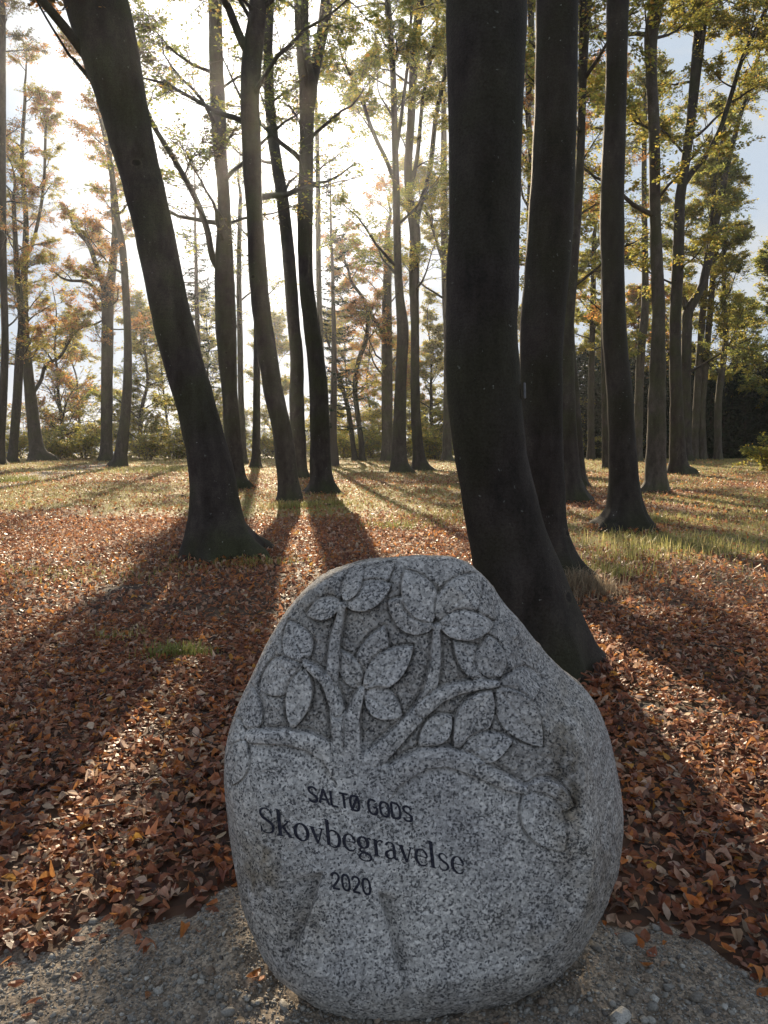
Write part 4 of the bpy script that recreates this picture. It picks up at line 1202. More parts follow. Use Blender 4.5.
def granite():
    m, nt, ns, L = newmat('granite')
    tc = N(nt, 'ShaderNodeTexCoord')
    wn = N(nt, 'ShaderNodeTexNoise', Scale=90.0, Detail=2.0); L.new(tc.outputs['Object'], wn.inputs['Vector'])
    mv = N(nt, 'ShaderNodeVectorMath', operation='MULTIPLY_ADD'); mv.inputs[1].default_value = (.012, .012, .012)
    L.new(wn.outputs['Color'], mv.inputs[0]); L.new(tc.outputs['Object'], mv.inputs[2])
    v1 = N(nt, 'ShaderNodeTexVoronoi', Scale=125.0); L.new(mv.outputs[0], v1.inputs['Vector'])
    s1 = N(nt, 'ShaderNodeSeparateColor'); L.new(v1.outputs['Color'], s1.inputs[0])
    base = ramp(nt, [(0, (.33, .322, .308)), (.4, (.47, .457, .437)), (.75, (.59, .572, .546)), (1, (.74, .715, .68))]); L.new(s1.outputs[0], base.inputs[0])
    # dark mica, clustered
    n2 = N(nt, 'ShaderNodeTexNoise', Scale=150.0, Detail=3.0, Roughness=.6); L.new(tc.outputs['Object'], n2.inputs['Vector'])
    n2b = N(nt, 'ShaderNodeTexNoise', Scale=16.0, Detail=2.0); L.new(tc.outputs['Object'], n2b.inputs['Vector'])
    ad = N(nt, 'ShaderNodeMath', operation='MULTIPLY_ADD'); ad.inputs[1].default_value = .28; L.new(n2b.outputs['Fac'], ad.inputs[0]); L.new(n2.outputs['Fac'], ad.inputs[2])
    r2 = ramp(nt, [(.70, (0, 0, 0)), (.79, (1, 1, 1))]); L.new(ad.outputs[0], r2.inputs[0])
    c = mixc(nt, r2.outputs[0], base.outputs[0], (.085, .084, .084))
    r2c = ramp(nt, [(.58, (1, 1, 1)), (.66, (.74, .74, .75))]); L.new(ad.outputs[0], r2c.inputs[0])
    c = mixc(nt, .8, c, r2c.outputs[0], 'MULTIPLY')
    v3 = N(nt, 'ShaderNodeTexVoronoi', Scale=210.0); L.new(mv.outputs[0], v3.inputs['Vector'])
    s3 = N(nt, 'ShaderNodeSeparateColor'); L.new(v3.outputs['Color'], s3.inputs[0])
    r3 = ramp(nt, [(.87, (0, 0, 0)), (.9, (1, 1, 1))]); L.new(s3.outputs[1], r3.inputs[0])
    c = mixc(nt, r3.outputs[0], c, (.09, .09, .095))
    # broad clouding
    n4 = N(nt, 'ShaderNodeTexNoise', Scale=5.0, Detail=5.0); L.new(tc.outputs['Object'], n4.inputs['Vector'])
    r4 = ramp(nt, [(.3, (.78, .78, .8)), (.7, (1.1, 1.09, 1.07))]); L.new(n4.outputs['Fac'], r4.inputs[0])
    c = mixc(nt, 1., c, r4.outputs[0], 'MULTIPLY')
    rg = N(nt, 'ShaderNodeAttribute', attribute_name='rough')
    c = mixc(nt, rg.outputs['Fac'], c, mixc(nt, 1., c, (.72, .705, .685), 'MULTIPLY'))
    sa = N(nt, 'ShaderNodeAttribute', attribute_name='stain')
    n5 = N(nt, 'ShaderNodeTexNoise', Scale=22.0, Detail=5.0); L.new(tc.outputs['Object'], n5.inputs['Vector'])
    r5 = ramp(nt, [(.32, (0, 0, 0)), (.62, (1, 1, 1))]); L.new(n5.outputs['Fac'], r5.inputs[0])
    mm = N(nt, 'ShaderNodeMath', operation='MULTIPLY'); L.new(sa.outputs['Fac'], mm.inputs[0]); L.new(r5.outputs[0], mm.inputs[1])
    c = mixc(nt, mm.outputs[0], c, mixc(nt, 1., c, (.40, .33, .23), 'MULTIPLY'))
    b = N(nt, 'ShaderNodeBsdfPrincipled', Roughness=.62); b.inputs['Specular IOR Level'].default_value = .35
    L.new(c, b.inputs['Base Color'])
    ms = N(nt, 'ShaderNodeMath', operation='MULTIPLY_ADD'); ms.inputs[1].default_value = .4; ms.inputs[2].default_value = .1
    L.new(rg.outputs['Fac'], ms.inputs[0])
    bp = N(nt, 'ShaderNodeBump', Distance=.004); L.new(ms.outputs[0], bp.inputs['Strength']); L.new(ad.outputs[0], bp.inputs['Height'])
    bp2 = N(nt, 'ShaderNodeBump', Distance=.006, Strength=.3); L.new(n5.outputs['Fac'], bp2.inputs['Height']); L.new(bp.outputs[0], bp2.inputs['Normal'])
    L.new(bp2.outputs[0], b.inputs['Normal'])
    o = N(nt, 'ShaderNodeOutputMaterial'); L.new(b.outputs[0], o.inputs[0])
    return m


boulder = mesh_np('memorial_boulder', allr.reshape(-1, 3), BQ, granite(), None, True, attrs={'rough': rough_at, 'stain': st})
tag(boulder, 'grey granite boulder carved with a leafy tree and dark lettering on gravel', 'boulder')


# ---- lettering -------------------------------------------------------------------
def arc(cx, cy, rx, ry, a0, a1, n=14, p=2.0):
    a = np.radians(np.linspace(a0, a1, n)); c, s = np.cos(a), np.sin(a)
    return [(cx + rx * np.sign(x) * abs(x) ** (2 / p), cy + ry * np.sign(y) * abs(y) ** (2 / p)) for x, y in zip(c, s)]


SW = .15
SANS = {
    'S': (.54, [('c', [(.50, .80), (.43, .94), (.28, 1.0), (.11, .93), (.06, .77), (.14, .61), (.29, .52), (.45, .41), (.51, .25), (.44, .07), (.27, 0), (.10, .05), (.03, .21)])]),
    'A': (.60, [('l', [(0, 0), (.28, 1)]), ('l', [(.28, 1), (.56, 0)]), ('l', [(.10, .30), (.46, .30)])]),
    'L': (.44, [('l', [(0.02, 1), (0.02, 0)]), ('l', [(0.02, 0.0), (.40, 0.0)])]),
    'T': (.52, [('l', [(0, 1), (.50, 1)]), ('l', [(.25, 1), (.25, 0)])]),
    'O': (.58, [('s', arc(.27, .5, .25, .5, 0, 360, 40, 2.6))]),
    'Ø': (.58, [('s', arc(.27, .5, .25, .5, 0, 360, 40, 2.6)), ('l', [(.04, -.06), (.50, 1.06)])]),
    'G': (.60, [('s', arc(.27, .5, .25, .5, 48, 360, 34, 2.6)), ('l', [(.52, .5), (.29, .5)])]),
    'D': (.58, [('l', [(.02, 1), (.02, 0)]), ('s', [(.02, 1), (.2, 1)] + arc(.22, .5, .29, .5, 88, -88, 24, 2.6) + [(.2, 0), (.02, 0)])]),
    '2': (.58, [('c', [(.03, .76), (.10, .94), (.26, 1.0), (.43, .92), (.48, .74), (.40, .54), (.22, .28), (.03, .02)]), ('l', [(.02, 0), (.50, 0)])]),
    '0': (.58, [('s', arc(.26, .5, .23, .5, 0, 360, 40, 2.5))]),
    ' ': (.30, []),
}
K, T_ = .135, .06      # thick and thin strokes
XH = .66


def oval(cx, cy, rx, ry, n=36):
    p = arc(cx, cy, rx, ry, 90, 450, n); w = [T_ + (K - T_) * abs(math.cos(math.radians(90 + 360 * i / (n - 1)) - .25)) ** 1.3 for i in range(n)]
    return p, w


def serif(x, y, hw=.10):
    return ('w', [(x - hw, y), (x + hw, y)], [.045, .045])


SERIF = {
    'S': (.60, [('v', [(.47, .74), (.42, .92), (.28, 1.0), (.12, .93), (.07, .78), (.14, .62), (.29, .52), (.44, .41), (.50, .25), (.43, .07), (.26, 0), (.10, .06), (.05, .24)],
                 [.03, .05, .05, .08, .10, .115, .12, .12, .10, .07, .05, .05, .04]), ('w', [(.475, .70), (.475, .98)], [.03, .04]), ('w', [(.045, .28), (.045, 0.0)], [.03, .04])]),
    'k': (.60, [('w', [(.10, 1.06), (.10, 0)], [K, K]), ('w', [(.0, 1.05), (.11, 1.06)], [.04, .05]), serif(.10, 0.02, .11), ('w', [(.12, .27), (.42, .62)], [T_, T_]), serif(.42, XH - .02, .10),
                ('w', [(.22, .38), (.48, .02)], [.10, .11]), serif(.49, .02, .11)]),
    'o': (.56, [('w', *oval(.26, .33, .23, .34))]),
    'v': (.52, [('w', [(.06, XH), (.25, .0)], [K, .10]), ('w', [(.25, .0), (.44, XH)], [.05, T_]), serif(.07, XH - .02, .10), serif(.44, XH - .02, .08)]),
    'b': (.58, [('w', [(.09, 1.06), (.09, .04)], [K, K]), ('w', [(-.01, 1.05), (.10, 1.06)], [.04, .05]), ('v', [(.10, .50), (.20, .64), (.32, .66), (.45, .56), (.50, .36), (.45, .12), (.31, 0), (.17, .02), (.09, .08)],
                [.04, .05, .08, .11, .12, .10, .06, .045, .04])]),
    'e': (.50, [('v', [(.06, .37), (.43, .37), (.42, .52), (.33, .64), (.24, .66), (.12, .58), (.05, .38), (.07, .16), (.18, .02), (.29, .0), (.39, .06), (.45, .15)],
                [.04, .045, .10, .06, .05, .09, .12, .115, .08, .06, .045, .03])]),
    'g': (.54, [('w', *oval(.22, .44, .17, .22, 30)), ('v', [(.15, .22), (.08, .14), (.12, .05), (.28, .03), (.42, -.03), (.46, -.14), (.38, -.26), (.22, -.30), (.07, -.25), (.03, -.15), (.10, -.04), (.20, .02)],
                [.05, .06, .08, .10, .10, .09, .06, .05, .07, .08, .06, .05]), ('v', [(.36, .58), (.43, .64), (.51, .62)], [.05, .06, .08])]),
    'r': (.37, [('w', [(.10, XH), (.10, 0)], [K, K]), ('w', [(.0, XH - .02), (.11, XH)], [.04, .05]), serif(.11, .02, .12), ('v', [(.12, .48), (.22, .62), (.31, .65), (.37, .60)], [.04, .05, .08, .10])]),
    'a': (.52, [('v', [(.07, .52), (.13, .63), (.24, .66), (.34, .60), (.36, .46), (.36, .14), (.40, .03), (.50, .05)], [.09, .06, .05, .08, .11, .11, .08, .04]),
                ('v', [(.36, .38), (.20, .33), (.08, .23), (.06, .11), (.14, .01), (.25, .03), (.36, .14)], [.04, .06, .10, .115, .08, .05, .04])]),
    'l': (.28, [('w', [(.11, 1.06), (.11, 0)], [K, K]), ('w', [(.0, 1.05), (.12, 1.06)], [.04, .05]), serif(.11, .02, .12)]),
    's': (.44, [('v', [(.33, .48), (.29, .61), (.19, .66), (.08, .60), (.07, .48), (.17, .37), (.31, .28), (.36, .16), (.28, .03), (.17, 0), (.07, .05), (.04, .18)],
                [.03, .045, .05, .08, .09, .10, .10, .09, .06, .05, .045, .03])]),
}


def lettering(name, text, font, origin, ux, uy, label):
    """origin px of baseline start; ux px vector per unit advance; uy px vector per unit height"""
    g = Geo(); x0 = 0.; lift = 0
    for ch in text:
        adv, strokes = font[ch]
        for kind, pts, *wd in strokes:
            p = np.array(pts, float)
            if kind in ('l', 'w') and len(p) == 2:
                w = np.array(wd[0] if wd else [SW, SW])
                if not wd and True:
                    d = nrm(p[1] - p[0])
                n = 7; C = cat(np.column_stack([p, w]), n)
            else:
                w = np.array(wd[0]) if wd else np.full(len(p), SW)
                C = cat(np.column_stack([p, w]), max(24, 4 * len(p))) if kind in ('c', 'v') else np.column_stack([p, w])
            d = np.gradient(C[:, :2], axis=0); d = d / np.maximum(np.hypot(d[:, 0], d[:, 1])[:, None], 1e-6)
            if len(p) == 2:   # square ends
                C[0, :2] -= d[0] * 0.0
            nn = np.stack([-d[:, 1], d[:, 0]], -1) * C[:, 2:3] * .5
            A = C[:, :2] + nn; B = C[:, :2] - nn
            q = np.stack([A, (A + B) / 2, B], 1).reshape(-1, 2)
            q[:, 0] += x0
            px = origin[0] + q[:, 0] * ux[0] + q[:, 1] * uy[0]
            py = origin[1] + q[:, 0] * ux[1] + q[:, 1] * uy[1]
            u, v = px2uv(px, py)
            h, _, dep, _ = relief(u, v)
            lift += 1
            y = YF + TILT * v + dep - h - .0010 - .00006 * (lift % 7)
            m = len(C); i = np.arange(m - 1)[:, None] * 3; j = np.arange(2)[None]
            Qs = np.stack([i + j, i + j + 1, i + 3 + j + 1, i + 3 + j], -1).reshape(-1, 4)
            g.add(np.stack([u, y, v], -1), Qs)
        x0 += adv + (.09 if font is SANS else .035)
    o = g.build(name, INK, boulder)
    o['label'] = label
    return x0


m, nt, ns, L = newmat('dark_letter_paint')
b = N(nt, 'ShaderNodeBsdfPrincipled', Roughness=.7); b.inputs['Specular IOR Level'].default_value = .2
tc = N(nt, 'ShaderNodeTexCoord'); n = N(nt, 'ShaderNodeTexNoise', Scale=160.0, Detail=3.0); L.new(tc.outputs['Object'], n.inputs['Vector'])
r = ramp(nt, [(.35, (.012, .012, .022)), (.75, (.05, .05, .065))]); L.new(n.outputs['Fac'], r.inputs[0]); L.new(r.outputs[0], b.inputs['Base Color'])
o = N(nt, 'ShaderNodeOutputMaterial'); L.new(b.outputs[0], o.inputs[0])
INK = m


def width(text, font):
    return sum(font[c][0] + (.09 if font is SANS else .035) for c in text)


w = width('SALTØ GODS', SANS); lettering('inscription', 'SALTØ GODS', SANS, (309, 800.5), (105.5 / w, 22.0 / w), (-1.8, -14.6), 'upper line of plain capitals reading SALTØ GODS')
w = width('Skovbegravelse', SERIF); lettering('inscription', 'Skovbegravelse', SERIF, (260.5, 831), (206 / w, 44.0 / w), (-2.6, -25.0), 'large serif line reading Skovbegravelse')
w = width('2020', SANS); lettering('inscription', '2020', SANS, (332.5, 887.5), (41 / w, 8.0 / w), (-1.6, -15.8), 'year 2020 in plain figures')

# ------------------------------------------------------------------ gravel stones
def ico(sub):
    import bmesh
    bm = bmesh.new(); bmesh.ops.create_icosphere(bm, subdivisions=sub, radius=1)
    v = np.array([x.co[:] for x in bm.verts]); f = np.array([[q.index for q in p.verts] for p in bm.faces]); bm.free()
    return v, f


def pebbles(n, smin, smax, sub, rng, geo):
    v0, f0 = ico(sub)
    x = rng.uniform(-2.0, 2.0, n * 2); y = rng.uniform(1.2, 2.5, n * 2)
    k = (y < gborder(x) + .04 * rng.standard_normal(n * 2)); x, y = x[k][:n], y[k][:n]; n = len(x)
    # keep clear of the boulder's foot
    s = np.exp(rng.uniform(math.log(smin), math.log(smax), n) - .3 * rng.exponential(1, n)); s = np.clip(s, smin * .6, smax)
    sc3 = np.stack([s * rng.uniform(.8, 1.35, n), s * rng.uniform(.7, 1.1, n), s * rng.uniform(.4, .75, n)], -1)
    a = rng.uniform(0, 6.283, n); ca, sa = np.cos(a), np.sin(a)
    jit = 1 + .16 * rng.standard_normal((n, len(v0), 1))
    V = v0[None] * jit * sc3[:, None]
    V = np.stack([V[..., 0] * ca[:, None] - V[..., 1] * sa[:, None], V[..., 0] * sa[:, None] + V[..., 1] * ca[:, None], V[..., 2]], -1)
    tx = rng.normal(0, .3, n)[:, None]; V[..., 2] += V[..., 0] * tx
    z = gravel_z(x, y) + sc3[:, 2] * .35
    V += np.stack([x, y, z], -1)[:, None]
    cols = np.array([(.21, .195, .17), (.29, .27, .235), (.155, .138, .118), (.38, .36, .32), (.24, .18, .13), (.085, .076, .068), (.17, .15, .125)])
    ci = rng.choice(len(cols), n, p=np.array([6, 4, 3, 1.2, 2, 1, 4]) / 21.2)
    c = cols[ci] * rng.uniform(.75, 1.2, (n, 1))
    Fi = (np.arange(n)[:, None, None] * len(v0) + f0[None]).reshape(-1, 3)
    geo.add(V.reshape(-1, 3), Fi, np.repeat(c, len(v0), 0))


m, nt, ns, L = newmat('pebble')
a = N(nt, 'ShaderNodeVertexColor', layer_name='Col'); b = N(nt, 'ShaderNodeBsdfPrincipled', Roughness=.7)
tc = N(nt, 'ShaderNodeTexCoord'); n = N(nt, 'ShaderNodeTexNoise', Scale=220.0, Detail=4.0); L.new(tc.outputs['Object'], n.inputs['Vector'])
r = ramp(nt, [(.3, (.6, .6, .6)), (.7, (1.2, 1.2, 1.2))]); L.new(n.outputs['Fac'], r.inputs[0])
L.new(mixc(nt, 1., a.outputs[0], r.outputs[0], 'MULTIPLY'), b.inputs['Base Color'])
bp = N(nt, 'ShaderNodeBump', Strength=.4, Distance=.003); L.new(n.outputs['Fac'], bp.inputs['Height']); L.new(bp.outputs[0], b.inputs['Normal'])
o = N(nt, 'ShaderNodeOutputMaterial'); L.new(b.outputs[0], o.inputs[0])
PEB = m
rng = np.random.default_rng(5)
g = Geo()
pebbles(70, .014, .028, 2, rng, g)
pebbles(900, .008, .017, 2, rng, g)
pebbles(9000, .004, .011, 1, rng, g)
pebbles(34000, .0022, .006, 1, rng, g)
tag(g.build('gravel', PEB), 'loose grey gravel and small pebbles round the boulder foot', 'gravel', kind='stuff')

# ------------------------------------------------------------------ leaf litter
def litter(geo, x, y, rng, size, fine, lift=0.03, tiltk=.45, zf=None):
    n = len(x)
    L_ = size * np.clip(np.exp(rng.normal(-.06, .28, n)), .4, 1.4); Wd = L_ * rng.uniform(.42, .62, n)
    if fine:
        ts = np.array([0, .18, .42, .68, .88, 1.0]); wf = np.array([0.04, .62, 1.0, .80, .36, .02])
    else:
        ts = np.array([0, .45, 1.0]); wf = np.array([.06, 1.0, .04])
    m = len(ts)
    flat = rng.uniform(0, 1, n) < .45
    cl = rng.normal(.0, .8, n) * np.where(flat, .3, 1); cw = rng.normal(.35, .6, n) * np.where(flat, .25, 1)
    T, S = np.meshgrid(ts, np.array([-1, 0, 1.]), indexing='ij')     # (m,3)
    lx = (T - .5)[None] * L_[:, None, None]
    ly = (S * wf[:, None])[None] * Wd[:, None, None] * .5
    lz = cl[:, None, None] * L_[:, None, None] * (T - .5)[None] ** 2 * 1.6 + cw[:, None, None] * np.abs(ly) * .9
    if fine: lz = lz + rng.normal(0, .03, (n, m, 3)) * L_[:, None, None]
    P = np.stack([lx, ly, lz], -1).reshape(n, -1, 3)
    # random tilt, then yaw
    tx = rng.normal(0, tiltk, n); ty = rng.normal(0, tiltk, n); a = rng.uniform(0, 6.283, n)
    c, s = np.cos(tx)[:, None], np.sin(tx)[:, None]
    P = np.stack([P[..., 0], P[..., 1] * c - P[..., 2] * s, P[..., 1] * s + P[..., 2] * c], -1)
    c, s = np.cos(ty)[:, None], np.sin(ty)[:, None]
    P = np.stack([P[..., 0] * c + P[..., 2] * s, P[..., 1], -P[..., 0] * s + P[..., 2] * c], -1)
    c, s = np.cos(a)[:, None], np.sin(a)[:, None]
    P = np.stack([P[..., 0] * c - P[..., 1] * s, P[..., 0] * s + P[..., 1] * c, P[..., 2]], -1)
    zmin = P[..., 2].min(1)
    z = (gz(x, y) if zf is None else zf(x, y)) + rng.uniform(0, lift, n) - zmin * .75
    P = P + np.stack([x, y, z], -1)[:, None]
    i = np.arange(m - 1)[:, None] * 3; j = np.arange(2)[None]
    q = np.stack([i + j, i + j + 1, i + 3 + j + 1, i + 3 + j], -1).reshape(-1, 4)
    Fq = (np.arange(n)[:, None, None] * (3 * m) + q[None]).reshape(-1, 4)
    col = pick('litter', n, rng, .22)
    geo.add(P.reshape(-1, 3), Fq, np.repeat(col, 3 * m, 0))


rng = np.random.default_rng(21)
lit = Geo()


def scatter(n, y0, y1, spread, rng, xm=.62):
    """points over the wedge in front of the viewer, uniform per ground area"""
    y = np.sqrt(rng.uniform(y0 * y0, y1 * y1, n)); x = rng.uniform(-1, 1, n) * (y * xm + spread)
    return x, y


def keep_litter(x, y, rng, gk=.75):
    k = (y > gborder(x) - .02 + np.abs(rng.normal(0, .09, len(x))) * np.where(rng.uniform(0, 1, len(x)) < .6, 1, .25)) & (rng.uniform(0, 1, len(x)) > np.clip(bare(x, y) * 1.3 - .3, 0, .8))
    k &= rng.uniform(0, 1, len(x)) > gk * grassy(x, y)
    # not inside the boulder
    k &= ~((np.abs(x - .1) < .46) & (y > 1.75) & (y < 2.5))
    return k


x, y = scatter(74000, 2.0, 6.5, 1.2, rng); k = keep_litter(x, y, rng); litter(lit, x[k], y[k], rng, .047, True, .026, .28)
x, y = scatter(90000, 6.5, 15, 1.5, rng); k = keep_litter(x, y, rng, .85); litter(lit, x[k], y[k], rng, .060, False, .03)
x, y = scatter(95000, 14, 34, 2, rng); k = keep_litter(x, y, rng, .55); litter(lit, x[k], y[k], rng, .085, False, .03)
x, y = scatter(42000, 34, 58, 2, rng); k = keep_litter(x, y, rng, .7); litter(lit, x[k], y[k], rng, .12, False, .03)
# strays on the gravel
x = rng.uniform(-1.6, 1.8, 2600); y = rng.uniform(1.3, 2.5, 2600); e = gborder(x) - y
k = (e > 0) & (rng.uniform(0, 1, 2600) < .03 + .55 * np.exp(-e / .10)); litter(lit, x[k], y[k], rng, .045, True, .004, .2, gravel_z)
for root, b, r_ in TREES:
    if b[1] > 23: continue
    n = int(900 * min(1, 8 / b[1])); a = rng.uniform(0, 6.283, n); rad = r_ * (1.25 + np.abs(rng.normal(0, .55, n)))
    x = b[0] + np.cos(a) * rad; y = b[1] + np.sin(a) * rad
    litter(lit, x, y, rng, .06, b[1] < 7, .10 * np.exp(-(rad.mean() - r_)), .6)
tag(lit.build('leaf_litter', LITTER, smooth_sh=False), 'copper brown fallen beech leaves covering the ground', 'leaves', kind='stuff')

# small twigs among the leaves
x, y = scatter(420, 2.1, 13, 1.2, rng); k = keep_litter(x, y, rng); x, y = x[k], y[k]; n = len(x)
a = rng.uniform(0, 6.283, n); L_ = np.exp(rng.normal(-1.6, .5, n))
P0 = np.stack([x, y, gz(x, y) + rng.uniform(.02, .05, n)], -1)
S = grow(P0, np.stack([np.cos(a), np.sin(a), rng.normal(0, .06, n)], -1), L_, 6, .12, 0, rng)
V, Q = tubes(S, rng.uniform(.0015, .004, n)[:, None] * np.linspace(1, .5, 6)[None], 5)
g = Geo(); g.add(V, Q)
tag(g.build('twigs', TWIG), 'thin dark twigs scattered among the fallen leaves', 'twigs', kind='stuff')

# ------------------------------------------------------------------ grass
def blades(geo, x, y, rng, hgt, wdt, cols, bendk=.5, z=None):
    n = len(x)
    h = hgt * rng.uniform(.5, 1.3, n); a = rng.uniform(0, 6.283, n)
    dx, dy = np.cos(a), np.sin(a); b = rng.uniform(.1, 1, n) * bendk
    w = wdt * rng.uniform(.7, 1.3, n)
    z0 = gz(x, y) if z is None else z
    base = np.stack([x, y, z0 - .01], -1)
    sd = np.stack([-dy, dx, 0 * dx], -1) * w[:, None] * .5
    mid = base + np.stack([dx * b * h * .3, dy * b * h * .3, h * .6], -1)
    tip = base + np.stack([dx * b * h * .9, dy * b * h * .9, h * (1 - .35 * b)], -1)
    V = np.stack([base - sd, base + sd, mid + sd * .8, mid - sd * .8, tip + sd * .15, tip - sd * .15], 1).reshape(-1, 3)
    q = np.array([[0, 1, 2, 3], [3, 2, 4, 5]])
    Fq = (np.arange(n)[:, None, None] * 6 + q[None]).reshape(-1, 4)
    ci = rng.integers(0, len(cols), n); c = np.array(cols)[ci] * rng.uniform(.7, 1.3, (n, 1))
    geo.add(V, Fq, np.repeat(c, 6, 0))


GC = [(.29, .26, .055), (.38, .32, .085), (.22, .22, .045), (.14, .16, .03), (.44, .36, .13)]
rng = np.random.default_rng(31)
gg = Geo()
x, y = scatter(130000, 7.5, 26, 2, rng); k = rng.uniform(0, 1, len(x)) < grassy(x, y) ** 1.5 * .9; blades(gg, x[k], y[k], rng, .10, .006, GC, .8)
x, y = scatter(60000, 26, 62, 2, rng); k = rng.uniform(0, 1, len(x)) < grassy(x, y); blades(gg, x[k], y[k], rng, .14, .014, GC, .8)
for px, py, sx, sy, n, h, cs in ((672, 548, 1.3, 1.1, 1100, .20, GC), (632, 560, .6, .5, 350, .18, GC), (606, 575, .4, .4, 500, .16, GC), (176, 656, .22, .12, 420, .11, GC[2:4]), (392, 528, .5, .4, 350, .14, GC[2:4]),
                                 (640, 520, .9, .6, 900, .16, GC), (455, 520, 1.2, 1.0, 900, .13, GC), (250, 565, .5, .25, 300, .12, GC), (200, 560, .4, .2, 250, .12, GC), (8, 482, .9, 1.2, 1200, .25, GC[2:4]), (120, 640, .2, .1, 60, .12, GC),
                                 (90, 575, 1.2, .5, 700, .09, GC), (290, 508, .5, .3, 350, .2, GC), (330, 505, .6, .3, 300, .16, GC), (160, 470, 2.5, 3, 1500, .2, GC)):
    p = gpoint(px, py); x = rng.normal(p[0], sx * .6, n); y = rng.normal(p[1], sy * .6, n)
    blades(gg, x, y, rng, h, .005 + .0004 * p[1], cs, .8)
tag(gg.build('grass', GRASS, smooth_sh=False), 'thin yellowing woodland grass growing through the fallen leaves', 'grass', kind='stuff')
# dry straw at the foot of the second trunk
dg = Geo(); p = gpoint(582, 592); n = 1500
x = rng.normal(p[0] - .05, .22, n); y = rng.normal(p[1] - .05, .20, n)
mz = .16 * np.exp(-((x - p[0] + .08) / .25) ** 2 - ((y - p[1]) / .22) ** 2)
blades(dg, x, y, rng, .17, .005, [(.26, .19, .11), (.34, .26, .16), (.18, .12, .07)], 1.3, gz(x, y) + mz * rng.uniform(0, 1, n))
tag(dg.build('dry_grass', GRASS, smooth_sh=False), 'clump of dry straw coloured grass at the foot of the second dark trunk', 'grass', kind='stuff')

# ------------------------------------------------------------------ small things
def stick(label, pxs, r, mat, seed, dz=0., name='fallen_branch', catg='branch', raise_end=0.):
    pts = np.array([gpoint(*q) for q in pxs]); pts[:, 2] += r + dz
    pts[-1, 2] += raise_end
    rng = np.random.default_rng(seed)
    C = cat(np.column_stack([pts, np.linspace(r, r * .5, len(pts))]), 18)
    C[1:-1, :3] += rng.normal(0, r * .5, (16, 3))
    V, Q = tubes(C[None, :, :3], C[None, :, 3], 8); g = Geo(); g.add(V, Q)
    b = pts.mean(0); b[2] = gz(b[0], b[1])
    o = g.build(name, mat, off=b); o.location = b
    tag(o, label, catg)


stick('dark fallen stick lying between the curving beech and the forked beech', ((300, 505), (312, 503), (330, 506)), .035, TWIG, 1)
stick('short pale broken stick propped up in the grass left of the flared beech', ((592, 496), (594, 495), (596, 493)), .02, BARK_PALE, 2, name='broken_stick', catg='stick', raise_end=.22)
stick('thin pale twig lying on sunlit leaves right of the thickest trunk', ((690, 648), (720, 652), (745, 663)), .008, BARK_PALE, 3, .03, 'fallen_twig', 'twig')

# small marker plate on the thickest trunk, seen nearly edge on
p = at_y(521.5, 391, TREES[0][1][1])
import bmesh
bm = bmesh.new(); bmesh.ops.create_cube(bm, size=1)
for v in bm.verts: v.co = Vector((v.co.x * .012, v.co.y * .06, v.co.z * .095))
bmesh.ops.bevel(bm, geom=bm.edges[:], offset=.002, segments=2, affect='EDGES')
me = bpy.data.meshes.new('marker_plate'); bm.to_mesh(me); bm.free(); me.materials.append(plain('grey_plate', (.13, .13, .135), .5))
mk = bpy.data.objects.new('marker_plate', me); mk.location = (p[0] + .012, p[1] - .05, p[2]); mk.rotation_euler = (0, R(-2), R(-12)); COL.objects.link(mk)
tag(mk, 'small grey marker plate fixed to the right side of the thickest trunk', 'plate')

# ------------------------------------------------------------------ haze
HAZE = 0.0004
bm = bmesh.new(); bmesh.ops.create_cube(bm, size=1)
zlo, zhi = -12.5, 24.5
for v in bm.verts: v.co = Vector((v.co.x * 900, v.co.y * 820 + 265, (zlo + zhi) / 2 + v.co.z * (zhi - zlo)))
me = bpy.data.meshes.new('haze'); bm.to_mesh(me); bm.free()
m, nt, ns, L = newmat('haze_air')
pv = N(nt, 'ShaderNodeVolumePrincipled', Density=HAZE, Anisotropy=.87); pv.inputs['Color'].default_value = (.93, .95, 1, 1)
o = N(nt, 'ShaderNodeOutputMaterial'); L.new(pv.outputs[0], o.inputs['Volume'])
me.materials.append(m)
hz = bpy.data.objects.new('haze', me); COL.objects.link(hz)
tag(hz, 'thin bright autumn haze between the trees', 'haze', kind='stuff')

# ------------------------------------------------------------------ light
SKYCAP = 8.0      # added clamp on sky brightness round the sun, so leaves show against it
w = bpy.data.worlds.new('World'); sc.world = w; w.use_nodes = True
nt = w.node_tree; nt.nodes.clear()
sky = N(nt, 'ShaderNodeTexSky', sky_type='NISHITA'); sky.sun_disc = False; sky.sun_elevation = SUN_EL; sky.sun_rotation = SUN_AZ
sky.altitude = 20; sky.air_density = 1.0; sky.dust_density = 1.5; sky.ozone_density = 1.0
tc = N(nt, 'ShaderNodeTexCoord')
mp = N(nt, 'ShaderNodeMapping'); mp.inputs['Scale'].default_value = (2.2, 2.2, 6); nt.links.new(tc.outputs['Generated'], mp.inputs[0])
cn = N(nt, 'ShaderNodeTexNoise', Scale=1.6, Detail=7.0, Roughness=.6); nt.links.new(mp.outputs[0], cn.inputs['Vector'])
cr = ramp(nt, [(.40, (0, 0, 0)), (.58, (.85, .85, .85))]); nt.links.new(cn.outputs['Fac'], cr.inputs[0])
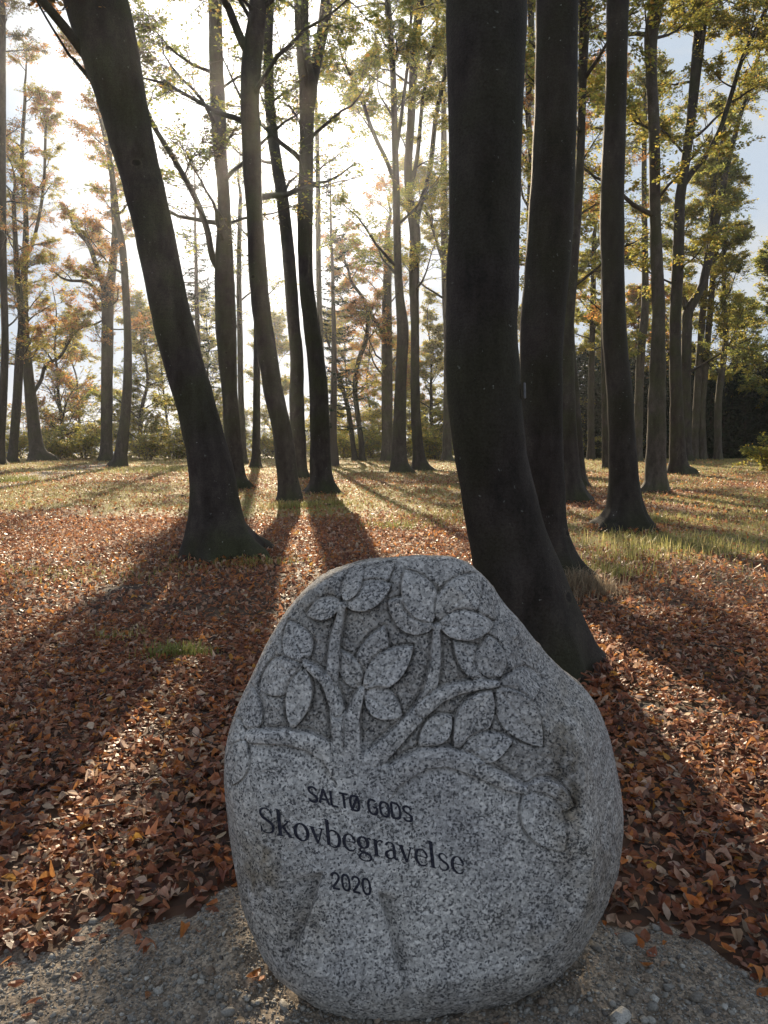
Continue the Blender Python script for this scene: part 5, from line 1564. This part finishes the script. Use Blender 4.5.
hs = N(nt, 'ShaderNodeRGBToBW'); nt.links.new(sky.outputs[0], hs.inputs[0])
cl = mixc(nt, 1., (1.5, 1.48, 1.45), hs.outputs[0], 'MULTIPLY')
sk = mixc(nt, cr.outputs[0], sky.outputs[0], cl)
dt = N(nt, 'ShaderNodeVectorMath', operation='DOT_PRODUCT'); dt.inputs[1].default_value = SUN_DIR
nt.links.new(tc.outputs['Generated'], dt.inputs[0])
sr = ramp(nt, [(.955, (0, 0, 0)), (.975, (.25, .25, .25)), (.996, (1, 1, 1))]); nt.links.new(dt.outputs['Value'], sr.inputs[0])
cr2 = ramp(nt, [(.47, (0, 0, 0)), (.63, (1, 1, 1))]); nt.links.new(cn.outputs['Fac'], cr2.inputs[0])
capc = mixc(nt, sr.outputs[0], mixc(nt, cr2.outputs[0], (1.95, 2.25, 2.62), (2.3, 2.42, 2.55)), (SKYCAP, SKYCAP * .985, SKYCAP * .95))
sk = mixc(nt, 1., sk, capc, 'DARKEN')
bg = N(nt, 'ShaderNodeBackground', Strength=.15); nt.links.new(sk, bg.inputs[0])
o = N(nt, 'ShaderNodeOutputWorld'); nt.links.new(bg.outputs[0], o.inputs[0])
sd = bpy.data.lights.new('sun', 'SUN'); sd.energy = 5.0; sd.angle = R(.5); sd.color = (1, .82, .58)
so = bpy.data.objects.new('sun', sd); so.rotation_euler = SUN_DIR.to_track_quat('Z', 'Y').to_euler(); so.location = (0, 0, 40); COL.objects.link(so)

# ------------------------------------------------------------------ render settings
sc.render.engine = 'CYCLES'
sc.view_settings.view_transform = 'Standard'; sc.view_settings.look = 'None'; sc.view_settings.gamma = 1; sc.view_settings.use_curve_mapping = False
sc.view_settings.exposure = 1.0
cy = sc.cycles
cy.use_denoising = True; cy.denoiser = 'OPENIMAGEDENOISE'
cy.max_bounces = 6; cy.diffuse_bounces = 3; cy.glossy_bounces = 2; cy.transmission_bounces = 3; cy.volume_bounces = 0; cy.transparent_max_bounces = 4
cy.sample_clamp_indirect = 6
